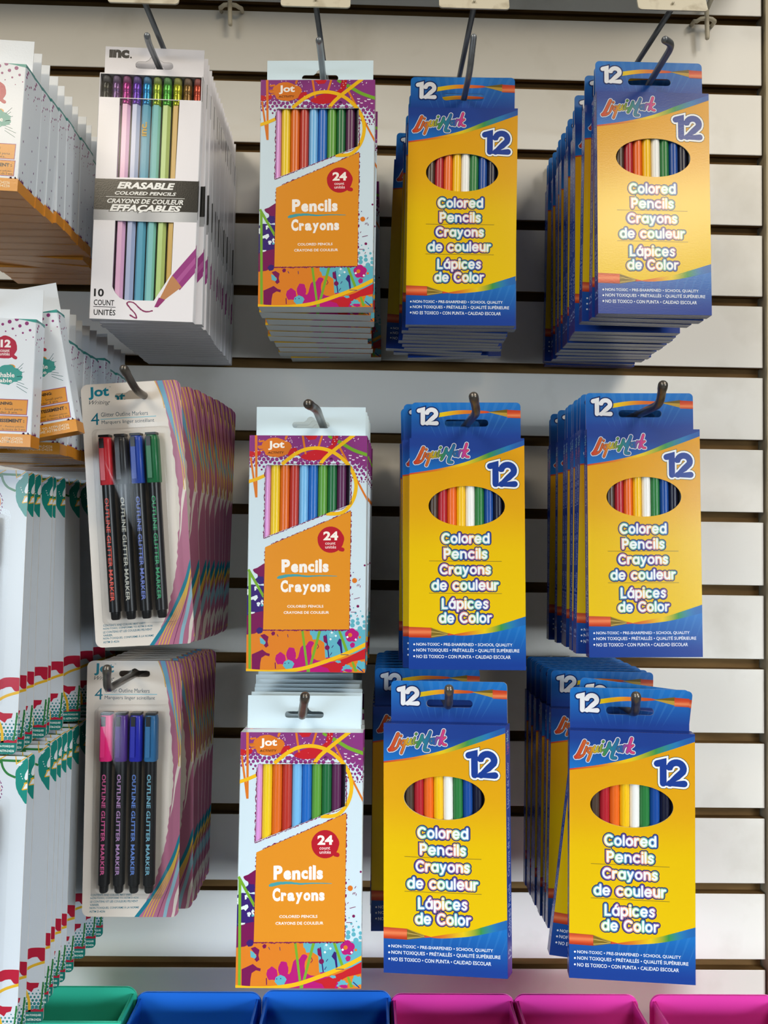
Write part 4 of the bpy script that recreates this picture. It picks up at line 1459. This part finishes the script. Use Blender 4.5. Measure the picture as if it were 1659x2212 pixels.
def front_item(kind, skew=0.0, pens=None):
    root = empty(NAME[kind])
    spec = SPEC[kind]
    if kind in ('glitter', 'leaf'):
        backing_card(spec).build('backing_card', M_CARD, root)
        if kind == 'glitter':
            o = blister(11 - 43, 76 - 43, 20, 187, 14.5).build('blister', M_CLEAR, root)
            for i, (c, tc) in enumerate(pens):
                marker_parts(root, 21.4 - 43 + 13.3 * i, C(c), C(tc))
        else:
            blister(-38, 39, 40, 191, 13).build('blister', M_CLEAR, root)
            for i in range(5):
                b = Buf()
                xc = 28.5 - 13.2 * i
                b.tube([(xc, -6.4, 44), (xc, -6.4, 70), (xc, -6.4, 71), (xc, -6.4, 152)], 5, C('#c9ced6'), 18, radii=[3.4, 4.2, 4.7, 4.7])
                pen = b.build('marker_pen', M_GLOSS, root)
                k = Buf()
                k.tube([(xc, -6.4, 150), (xc, -6.4, 151), (xc, -6.4, 186), (xc, -6.4, 187.5)], 5.4, C('#1d1e22'), 18, radii=[5.2, 5.5, 5.4, 4.4])
                k.build('cap', M_GLOSS, pen)
        return root
    carton(spec, skew, True).build('carton', M_CARD, root)
    if kind == 'blue':
        for i in range(11):
            hex_pencil('pencil', root, -46 + .8 + 7.4 * (i + .5), .9 + 3.7, 4, 179, 3.75, C(BLUE_P[i]), n=18)
    elif kind == 'splatter':
        for i, c in enumerate(SPL_P):
            hex_pencil('pencil', root, -46 + 9.2 + 7.42 * (i + .5), .9 + 3.7, 4, 179, 3.75, C(c), n=18)
    elif kind == 'erasable':
        for i, (c, fc) in enumerate(ERA_P):
            x = -43 + 5.0 + 8.5 * i
            p = hex_pencil('pencil', root, x, .9 + 3.4, 4, 182, 3.7, C(c), turn=R(30) + .15 * math.sin(i * 1.7), lean=0.0)
            f = Buf()
            zz = [182, 184, 184.6, 186.4, 187, 190.5, 191, 192.6, 193, 198, 198.6, 200]
            rr = [3.55, 3.7, 3.4, 3.7, 3.55, 3.55, 3.3, 3.3, 3.6, 3.6, 3.4, 3.6]
            f.tube([(x, .9 + 3.5, z) for z in zz], 3.5, C(fc), 16, radii=rr)
            f.build('ferrule', M_FOIL, p)
            e = Buf()
            e.tube([(x, .9 + 3.5, 200), (x, .9 + 3.5, 205.5), (x, .9 + 3.5, 206)], 3.3, mix(C(fc), C('#6a6a70'), .45), 16, radii=[3.3, 3.3, 2.9])
            e.build('eraser', M_MATT, p)
        g = Art(None, 10, 40)
        g.text('ınc.', [(0, 0), (0, 12), (4.2, 12), (4.2, 0)], C('#c8a23c'), bold=.03, mm=True)
        lb = Buf()
        xg = -43 + 5.0 + 8.5 * 4
        g.emit(lb, lambda u, z, L: (xg - 2.1 + u, .9 + 3.4 - 3.72, 155 + z), 0)
        lb.build('stamped_mark', M_CARD, root)
        fm = Buf()
        fm.face([(-42.2, .75, 3), (42.2, .75, 3), (42.2, .75, 205.5), (-42.2, .75, 205.5)], (1, 1, 1, 1))
        fm.build('window_film', M_CLEAR, root)
    return root


M_FOIL = print_mat('ferrule_foil', 0.25, 0.0, 1)
M_FOIL.node_tree.nodes['Principled BSDF'].inputs['Metallic'].default_value = 0.55


def ordinal(n):
    return {1: 'first', 2: 'second', 3: 'third', 4: 'fourth', 5: 'fifth', 6: 'sixth', 7: 'seventh', 8: 'eighth', 9: 'ninth', 10: 'tenth', 11: 'eleventh', 12: 'twelfth', 13: 'thirteenth',
            14: 'fourteenth', 15: 'fifteenth', 16: 'sixteenth', 17: 'seventeenth', 18: 'eighteenth', 19: 'nineteenth', 20: 'twentieth', 21: 'twenty-first', 22: 'twenty-second'}[n]


def peg(name, label, group, X, z, y_end, tip, r, mat, back_col=None, wire=None, plate=None):
    root = empty(name, (X, 0, z))
    tag(root, label, 'display hook', group)
    e = (y_end) * 1000
    t = Vector(((tip.x - X) * 1000, tip.y * 1000, (tip.z - z) * 1000))
    bend = Vector((0, e, 0))
    b = Buf()
    dirn = (t - bend).normalized()
    pts = [(0, -.4, 0), (0, e + 9, 0)]
    for k in range(1, 6):
        u = k / 6
        p = Vector((0, e + 9, 0)) * (1 - u) ** 2 + bend * 2 * u * (1 - u) + (bend + dirn * 9) * u ** 2
        pts.append(tuple(p))
    pts += [tuple(bend + dirn * 10), tuple(t)]
    rad = None
    if r > 2.9:
        n = len(pts)
        pts = pts[:-1] + [tuple(t - dirn * 6), tuple(t - dirn * 4.5), tuple(t)]
        rad = [r] * (n - 1) + [r, r * 1.12, r * 1.12]
    b.tube(pts, r, (1, 1, 1, 1), 18, radii=rad, dome=True)
    b.build('prong', mat, root)
    k = Buf()
    k.box(-17, 17, -1.6, -.2, -11, 11, (1, 1, 1, 1))
    k.build('wall_plate', mat, root)
    if wire:
        w0, w1 = wire
        b = Buf()
        b.tube([((w0.x - X) * 1000, w0.y * 1000 - .4, (w0.z - z) * 1000), ((w1.x - X) * 1000, w1.y * 1000, (w1.z - z) * 1000)], 2.3, (1, 1, 1, 1), 14)
        b.build('label_wire', mat, root)
        b = Buf()
        b.box(-3, 3, -2.4, -.4, 0, (w0.z - z) * 1000 + 4, (1, 1, 1, 1))
        b.build('upright', mat, root)
        c = (w1 - Vector((X, 0, z))) * 1000
        pw, ph = plate
        p = Buf()
        loop = rrect(-pw / 2, pw / 2, -4, ph, 3, 5)
        tilt = math.tan(R(20))
        fr = [(c.x + x, c.y - 1.6 + (zz * tilt), c.z + zz) for x, zz in loop]
        bk = [(x, y + 1.4, zz) for x, y, zz in fr]
        m = len(loop)
        p.mesh_part(fr + bk, [tuple(range(m)), tuple(range(2 * m - 1, m - 1, -1))] + [(i, (i + 1) % m, m + (i + 1) % m, m + i) for i in range(m)], (1, 1, 1, 1), 0, False)
        p.tube([(c.x, c.y - 1.2, c.z + 3), (c.x, c.y - 2.4, c.z + 3)], 1.1, (1, 1, 1, 1), 10)
        p.build('label_plate', M_IVORY, root)
    return root


def hang(kind, root_or_none, loc=None, rot=(0, 0, 0)):
    o = root_or_none
    o.rotation_euler = rot
    o.location = loc
    return o


def stack(kind, what, where, front, depths, X, zr, r, jit, over=None, skew=0.0, pens=None, gkey=None, front_label=None, seed=1):
    """front = (loc, rot); depths = y of the panel fronts behind; X, zr = the prong; every piece hangs by the top of its slot."""
    rd = random.Random(seed)
    spec = SPEC[kind]
    o = front_item(kind, skew, pens)
    o.location = front[0]
    o.rotation_euler = [R(v) for v in front[1]]
    tag(o, front_label, CAT[kind], gkey)
    over = over or {}
    me = back_mesh(kind)
    for i, y in enumerate(depths):
        dx, roll, yaw, lean, dz = rd.uniform(-1, 1) * jit[0], rd.uniform(-1, 1) * jit[1], rd.uniform(-1, 1) * jit[2], 0.0, 0.0
        if i in over:
            ov = over[i]
            dx, roll, yaw = ov[0], ov[1], ov[2]
            if len(ov) > 3:
                dz = ov[3]
        b = bpy.data.objects.new(NAME[kind], me)
        COLL.objects.link(b)
        eu = Euler((R(lean), R(roll), R(yaw)))
        M = eu.to_matrix()
        sx = -dx * .001
        p = Vector((sx, spec['t'] * .001, spec['slot_top'] * .001))
        tgt = Vector((X, y + spec['t'] * .001, zr + r + dz))
        b.location = tgt - M @ p
        b.rotation_euler = eu
        tag(b, '%s, %s from the front, %s' % (what, ordinal(i + 2), where), CAT[kind], gkey)


def slot_z(front, spec, sx=0.0):
    M = Euler([R(v) for v in front[1]]).to_matrix()
    return Vector(front[0]) + M @ Vector((sx, spec['t'] * .001, spec['slot_top'] * .001))


def run(y0, y1, n, seed=0, clump=0.0):
    rd = random.Random(seed)
    st = (y1 - y0) / max(1, n - 1)
    return [y0 + st * i + rd.uniform(-clump, clump) * st for i in range(n)]


# ------------------------------------------------------------------ what hangs where
PEGS = 'display hooks along the slatted wall'


def column(kind, what, where, front, slot_px, tip_px, y_tip, depths, jit, style, hook_label, front_label, group, shift=0.0, **kw):
    """one hook with everything on it; slot_px, tip_px are readings of the photograph"""
    spec = SPEC[kind]
    s = slot_z(front, spec)
    r = .0026 if style == 'scan' else .0032
    X = at(slot_px[0], slot_px[1], s.y).x
    zr = slot_z(front, spec, X - s.x).z - r
    tip = at(tip_px[0], tip_px[1], y_tip)
    y_end = min(s.y - .009, y_tip + (.012 if style == 'scan' else .02))
    off = (s.x - X) * 1000 + shift
    ov = kw.pop('over', {})
    ov = {k: (v[0] + off,) + tuple(v[1:]) for k, v in ov.items()}
    wire = plate = None
    if style == 'scan':
        (px, py), yp = kw.pop('plate')
        w1 = at(px, py, yp)
        w1.x = X + (w1.x - X)
        wire = (Vector((X, 0, w1.z)), w1)
        plate = (56, 32)
    peg('display_hook', hook_label, PEGS, X, zr, y_end, tip, r * 1000, M_STEEL if style == 'scan' else M_DARKSTEEL, wire=wire, plate=plate)
    rd = random.Random(kw.get('seed', 1) + 50)
    full = {}
    for i in range(len(depths)):
        if i in ov:
            full[i] = ov[i]
        else:
            full[i] = (off + rd.uniform(-1, 1) * jit[0], rd.uniform(-1, 1) * jit[1], rd.uniform(-1, 1) * jit[2])
    stack(kind, what, where, front, depths, X, zr, r, jit, over=full, gkey=group, front_label=front_label, **kw)


BLUE = 'blue and yellow pencil box'
SPL = 'paint-splatter coloured pencil box'

# top row
column('erasable', 'white erasable pencil box', 'top row hook', ((-.1912, -.1605, -.3903), (0.9, 1.0, -.4)), (337, 140), (318, 78), -.192, run(-.1515, -.010, 18), (.5, .25, .15), 'scan',
       'steel label hook carrying the white erasable pencil boxes in the top row', 'front white box of erasable pencils with pastel pencils showing, top row', 'white erasable pencil boxes',
       plate=((311, 1.5), -.195), seed=2)
column('splatter', SPL, 'top row hook', ((-.0454, -.186, -.3837), (1.6, -.25, -2.5)), (697, 172), (689, 88), -.222, run(-.166, -.0165, 9), (1.2, .5, .2), 'scan',
       'steel label hook carrying the splatter boxes in the top row', 'front paint-splatter box of twenty-four pencils, top row hook', 'splatter pencil boxes in the top row',
       over={8: (4.5, -1.6, 0), 4: (-1.5, .6, 0), 1: (2.0, 0, 0)}, plate=((682, 9.5), -.19), seed=3)
column('blue', BLUE, 'top row next to the splatter boxes', ((.0745, -.1566, -.3875), (1.6, 0, -1.9)), (1003, 204), (1023, 81), -.2, run(-.1462, -.046, 10), (1.6, .7, .2), 'scan',
       'steel label hook carrying blue boxes next to the splatter boxes, top row', 'front blue and yellow pencil box, top row next to the splatter boxes', 'blue pencil boxes in the top row, third column',
       over={7: (-9, 1.6, .2), 8: (-4, .8, 0), 9: (0, -2.2, 0)}, plate=((1024, 13), -.2), seed=4)
column('blue', BLUE, 'top row beside the beige trim', ((.2271, -.1902, -.385), (-.9, -.35, .3)), (1404, 170), (1436, 86), -.238,
       [-.178, -.166, -.138, -.126, -.115, -.1, -.089, -.075, -.063, -.051, -.039, -.026, -.013], (1.0, .4, .2), 'scan',
       'steel label hook carrying blue boxes beside the beige trim, top row', 'front blue and yellow pencil box, top row beside the beige trim', 'blue pencil boxes in the top row, fourth column',
       over={0: (1.5, .5, 0), 1: (-3, .6, 0), 2: (-4.0, -.2, 0), 9: (1.5, -.6, 0), 11: (-1, .8, 0)}, plate=((1452, 17), -.2), seed=5)

# middle row
column('glitter', 'glitter marker card', 'middle row hook', ((-.1897, -.1265, -.6628), (3.3, -3.85, -3.0)), (312, 858), (268, 797), -.181, run(-.110, -.008, 9), (1.0, .5, .6), 'peg',
       'dark steel peg hook carrying glitter marker cards in the middle row', 'front glitter marker card with red, black, blue and green pens, middle row', 'glitter marker cards in the middle row',
       over={0: (5, -3.2, -2), 1: (9.5, -2.8, -1.5), 2: (12, -2.0, -1), 3: (15, -1.5, 0), 4: (19, -.6, 0), 5: (21, 0, 0), 6: (22, .4, 0), 7: (24, .6, 0), 8: (24, .9, 0)}, seed=6,
       pens=[('#cc2a36', '#d8564a'), ('#2a2a2c', '#b8b8ae'), ('#2446a8', '#6a7cc8'), ('#1d6a40', '#3f9a6c')])
column('splatter', SPL, 'middle row hook', ((-.0466, -.197, -.6718), (.2, -.4, -2.9)), (694, 921), (666, 873), -.258, run(-.178, -.045, 8), (1.4, .5, .2), 'peg',
       'dark steel peg hook carrying the splatter boxes in the middle row', 'front paint-splatter box of twenty-four pencils, middle row hook', 'splatter pencil boxes in the middle row',
       over={0: (1.2, 0, 0), 1: (2.2, 0, 0), 2: (3, .2, 0), 3: (4, 0, 0)}, seed=7)
column('blue', BLUE, 'middle row next to the splatter boxes', ((.0797, -.188, -.6701), (-2.2, -.6, -2.6)), (1010, 904), (1023, 857), -.245, run(-.172, -.085, 6), (1.2, .5, .2), 'peg',
       'dark steel peg hook carrying blue boxes next to the splatter boxes, middle row', 'front blue and yellow pencil box, middle row next to the splatter boxes', 'blue pencil boxes in the middle row, third column',
       over={0: (-6, -1.0, 0), 1: (-7.5, -1.8, 0), 2: (-6, -.4, 0), 3: (-4, -.3, 0), 4: (-3, 0, 0)}, seed=8)
column('blue', BLUE, 'middle row beside the beige trim', ((.225, -.1775, -.660), (.5, -1.0, 0)), (1380, 886), (1432, 832), -.236,
       [-.1665, -.156, -.145, -.134, -.1225, -.111, -.094, -.072, -.060, -.048], (1.2, .3, .2), 'peg',
       'dark steel peg hook carrying blue boxes beside the beige trim, middle row', 'front blue and yellow pencil box, middle row beside the beige trim', 'blue pencil boxes in the middle row, fourth column',
       over={0: (-1, .9, 0), 6: (-2, 0, 0), 7: (-3.5, .2, 0)}, seed=9)

# bottom row
column('glitter', 'glitter marker card', 'bottom row hook', ((-.206, -.0925, -.9075), (-.6, -.8, -1.5)), (290, 1461), (231, 1445), -.182, run(-.078, -.008, 6), (1.0, .5, .6), 'peg',
       'dark steel peg hook carrying glitter marker cards in the bottom row', 'front glitter marker card with pink, purple and blue pens, bottom row', 'glitter marker cards in the bottom row',
       over={0: (8, -1.0, 0), 1: (10, -.8, 0), 2: (11, -.4, 0), 3: (12, 0, 0), 4: (13, .2, 0), 5: (14, .5, 0)}, seed=10,
       pens=[('#e0287a', '#c85a8e'), ('#46227a', '#a884b4'), ('#2228a0', '#5a7cc4'), ('#2f6a9c', '#72aac0')])
column('splatter', SPL, 'bottom row hook', ((-.0455, -.2185, -.8976), (-2.6, -.6, -1.4)), (657, 1531), (659, 1505), -.236, [-.196, -.178, -.160, -.140, -.110, -.092, -.074, -.056], (1.4, .5, .2), 'peg',
       'dark steel peg hook carrying the splatter boxes in the bottom row', 'front paint-splatter box of twenty-four pencils, bottom row hook', 'splatter pencil boxes in the bottom row',
       over={0: (.8, 0, 0), 1: (.6, .3, 0), 2: (-1.5, -.5, 0), 4: (-8, -1.4, 0), 5: (-8.5, -1.2, 0), 6: (-6, -.8, 0)}, seed=11)
column('blue', BLUE, 'bottom row next to the splatter boxes', ((.0628, -.2112, -.8922), (-1.2, -1.05, -6.8)), (966, 1512), (970, 1489), -.229, [-.145, -.130, -.115, -.1, -.085, -.07, -.055, -.04], (1.0, .4, .2), 'peg',
       'bright steel peg hook carrying blue boxes next to the splatter boxes, bottom row', 'front blue and yellow pencil box, bottom row next to the splatter boxes', 'blue pencil boxes in the bottom row, third column',
       over={0: (-8, -.3, 0), 1: (-8.4, -.4, 0), 2: (-8, -.2, 0), 3: (-7.5, 0, 0), 4: (-7, 0, 0), 5: (-6.5, 0, 0), 6: (-6, 0, 0)}, skew=3.8, seed=12)
column('blue', BLUE, 'bottom row beside the beige trim', ((.202, -.2128, -.8949), (.5, -.3, -6.2)), (1364, 1524), (1374, 1504), -.233, [-.189, -.135, -.124, -.113, -.103, -.093, -.083, -.073, -.063, -.053], (1.0, .3, .2), 'peg',
       'dark steel peg hook carrying blue boxes beside the beige trim, bottom row', 'front blue and yellow pencil box, bottom row beside the beige trim', 'blue pencil boxes in the bottom row, fourth column',
       over={0: (13, 6.3, -3), 1: (3.5, .6, 0), 2: (2.5, .4, 0), 3: (.5, .2, 0), 4: (1.5, .3, 0), 5: (-.5, 0, 0), 6: (.8, .3, 0), 7: (-.6, 0, 0), 8: (.6, .2, 0), 9: (-.8, 0, 0)}, seed=13)


# ------------------------------------------------------------------ stacks that the left edge of the frame cuts
def side_stack(kind, what, where, y0, corner_px, half, roll, ratios, front_label, group, hook_label, over=None, seed=1, step_x=0.0):
    """corner_px = reading of the front piece's upper right panel corner"""
    spec = SPEC[kind]
    d0 = y0 - CAM.y
    c = at(corner_px[0], corner_px[1], y0)
    rot = (0, roll, 0)
    M = Euler([R(v) for v in rot]).to_matrix()
    loc = c - M @ Vector((spec['w'] * .0005, 0, spec['h'] * .001))
    front = (loc, rot)
    s = slot_z(front, spec)
    r = .003
    X, zr = s.x, s.z - r
    peg('display_hook', hook_label, PEGS, X, zr, s.y - .03, Vector((X, s.y - .05, zr + .014)), 3.1, M_DARKSTEEL)
    depths = [CAM.y + d0 * q for q in ratios]
    rd = random.Random(seed)
    full = {i: (rd.uniform(-1, 1), rd.uniform(-.4, .4), rd.uniform(-.2, .2)) for i in range(len(ratios))}
    full.update(over or {})
    stack(kind, what, where, front, depths, X, zr, r, (0, 0, 0), over=full, gkey=group, front_label=front_label, seed=seed)


side_stack('wash', 'white marker box with orange base', 'top row hook', -.228, (57, 139), 0, 2.0, [1.0265, 1.053, 1.08, 1.107, 1.134, 1.161, 1.188, 1.215, 1.242, 1.269, 1.296, 1.323, 1.35],
           'front white and orange marker box with red badge, top row', 'white marker boxes in the top row', 'peg hook holding the white marker boxes in the top row', seed=21,
           over={0: (-.5, 1.8, 0), 1: (-.5, 1.5, 0), 2: (0, 1.2, 0), 8: (0, 3.0, 0), 9: (2, 4.0, 0)})
side_stack('wash', 'white marker box with orange base', 'second row hook', -.215, (79, 690), 0, .8, [1.034, 1.086, 1.1135, 1.142, 1.17, 1.197, 1.233, 1.288, 1.317, 1.345],
           'front white and orange marker box with red badge, second row', 'white marker boxes in the second row', 'peg hook holding the white marker boxes in the second row', seed=22,
           over={0: (4, -11.5, 0, .002), 6: (4, -3, 0), 1: (1, .4, 0)})
side_stack('leaf', 'white and teal marker card', 'third row hook', -.172, (62, 1016.5), 0, .5, [1.016, 1.042, 1.078, 1.09, 1.118, 1.166, 1.21, 1.25, 1.29],
           'front white and teal marker card with red brushstroke, third row', 'white and teal marker cards in the third row', 'peg hook holding the white and teal marker cards in the third row', seed=23,
           over={4: (1, -1.2, 0), 5: (2.5, -2, 0), 6: (3, -2.6, 0), 7: (5, -3, 0), 8: (7, -3, 0)})
side_stack('leaf', 'white and teal marker card', 'bottom row hook', -.172, (62, 1634), 0, .6, [1.018, 1.05, 1.072, 1.09, 1.108, 1.13, 1.145, 1.17, 1.206, 1.235, 1.27],
           'front white and teal marker card above the green bin, bottom row', 'white and teal marker cards in the bottom row', 'peg hook holding the white and teal marker cards in the bottom row', seed=24,
           over={1: (4.5, -.4, 0), 8: (1, -1, 0), 9: (3, -1.4, 0), 10: (4, -1, 0)})


# ------------------------------------------------------------------ loose brackets in the grooves
def cross_bracket(px, label, up):
    c = at(px[0], px[1], -.012)
    root = empty('wall_bracket', c)
    tag(root, label, 'wall bracket', 'ivory brackets in the top groove')
    b = Buf()
    b.tube([(-11, 11, 1.5), (-11, 4, 0.8), (-9.5, .5, -1.5), (-6, -.5, 0.6), (0, -.8, 1.2), (6, -.5, 0.6), (9.5, .5, -1.0), (11, 4, .8), (11, 11, 1.5)], 2.1, (1, 1, 1, 1), 12)
    b.build('cross_bar', M_IVORY, root)
    s = Buf()
    s.tube([(0, -1.5, 12), (0, -1.8, 0), (.8, -1.5, -18), (1, -1, -20)], 2.3, (1, 1, 1, 1), 12, dome=True)
    s.build('peg', M_IVORY, root)
    if up:
        a = Buf()
        a.tube([(0, -1.5, 10), (4, -3, 20), (16, -12, 42), (26, -20, 60)], 2.6, (1, 1, 1, 1), 12)
        a.build('arm', M_IVORY, root)
    return root


cross_bracket((497, 13), 'small ivory bracket in the top groove above the white and splatter boxes', True)
cross_bracket((1525, 43), 'small ivory bracket in the top groove by the beige trim', True)

c = at(1210, 1428, -.003)
root = empty('wall_bracket', c)
tag(root, 'white two-pronged bracket in the groove above the bottom blue boxes', 'wall bracket')
for sx in (-9.5, 9.5):
    b = Buf()
    b.tube([(sx, 8, 3.5), (sx, 0, 3), (sx, -1.5, 0), (sx, -1.8, -6)], 2.3, (1, 1, 1, 1), 12, dome=True)
    b.build('prong', M_WHITEPL, root)
b = Buf()
b.box(-15, 15, -2.6, -.6, -8.5, -5.5, (1, 1, 1, 1))
b.build('cross_plate', M_WHITEPL, root)


# ------------------------------------------------------------------ bins along the bottom
def bin_(col, label, xa, xb, ytop, group, wide=None):
    yb, yf = -.078, -.119
    a, b_ = at(xa, ytop, yb), at(xb, ytop, yb)
    w = (b_.x - a.x) * 1000
    z = a.z
    root = empty('storage_bin', ((a.x + b_.x) / 2, yb, z - .09))
    tag(root, label, 'storage bin', group)
    d = (yb - yf) * 1000
    h, th, hw = 90, 2.2, w / 2
    m = plastic_cache(col)
    B = Buf()
    loop = rrect(-hw, hw, 0, h, 9, 7, (0, 0, 1, 1))

    def slab(loop, y0, y1):
        n = len(loop)
        B.mesh_part([(x, y0, zz) for x, zz in loop] + [(x, y1, zz) for x, zz in loop], [tuple(range(n)), tuple(range(2 * n - 1, n - 1, -1))] + [(i, (i + 1) % n, n + (i + 1) % n, n + i) for i in range(n)], (1, 1, 1, 1), 0, False)
    slab(loop, 0, -th)
    fh = h - 6
    slab([(-hw + 2, 0), (hw - 2, 0), (hw - 2, fh), (-hw + 2, fh)], -d, -d - th)
    for s in (-1, 1):
        xo, xi = s * (hw - 2), s * (hw - 2 - th)
        pr = [(-th, 0), (-th, h - 5), (-12, h - 6), (-d, fh), (-d, 0)]
        n = len(pr)
        B.mesh_part([(xo, y, zz) for y, zz in pr] + [(xi, y, zz) for y, zz in pr], [tuple(range(n)), tuple(range(2 * n - 1, n - 1, -1))] + [(i, (i + 1) % n, n + (i + 1) % n, n + i) for i in range(n)], (1, 1, 1, 1), 0, False)
    B.box(-hw + 2, hw - 2, -d, -th, 0, th, (1, 1, 1, 1))
    o = B.build('bin_body', m, root)
    bv = o.modifiers.new('round', 'BEVEL')
    bv.width = .0008
    bv.segments = 2
    bv.limit_method = 'ANGLE'
    D = Buf()
    pr = [(-th, th), (-th, h - 34), (-20, h - 22), (-d, fh - 12), (-d, th)]
    n = len(pr)
    D.mesh_part([(1, y, zz) for y, zz in pr] + [(-1, y, zz) for y, zz in pr], [tuple(range(n)), tuple(range(2 * n - 1, n - 1, -1))] + [(i, (i + 1) % n, n + (i + 1) % n, n + i) for i in range(n)], (1, 1, 1, 1), 0, False)
    D.build('divider', m, root)


_pc = {}


def plastic_cache(col):
    if col not in _pc:
        _pc[col] = plastic('bin_plastic_' + str(len(_pc)), col)
    return _pc[col]


G_, B_, P_ = '#30b89a', '#1a6cd6', '#e03ca8'
bin_(G_, 'green plastic bin under the teal marker cards', 36, 296, 2131, 'open bins in the bottom row')
bin_(B_, 'blue plastic bin next to the green bin', 297, 564, 2143, 'open bins in the bottom row')
bin_(B_, 'blue plastic bin under the splatter boxes, next to the pink bins', 569, 844, 2140, 'open bins in the bottom row')
bin_(P_, 'pink plastic bin next to the blue bin', 845, 1109, 2147, 'open bins in the bottom row')
bin_(P_, 'middle pink plastic bin between the two other pink bins', 1110, 1375, 2148, 'open bins in the bottom row')
bin_(P_, 'pink plastic bin beside the beige trim, standing apart', 1405, 1672, 2149, 'open bins in the bottom row')
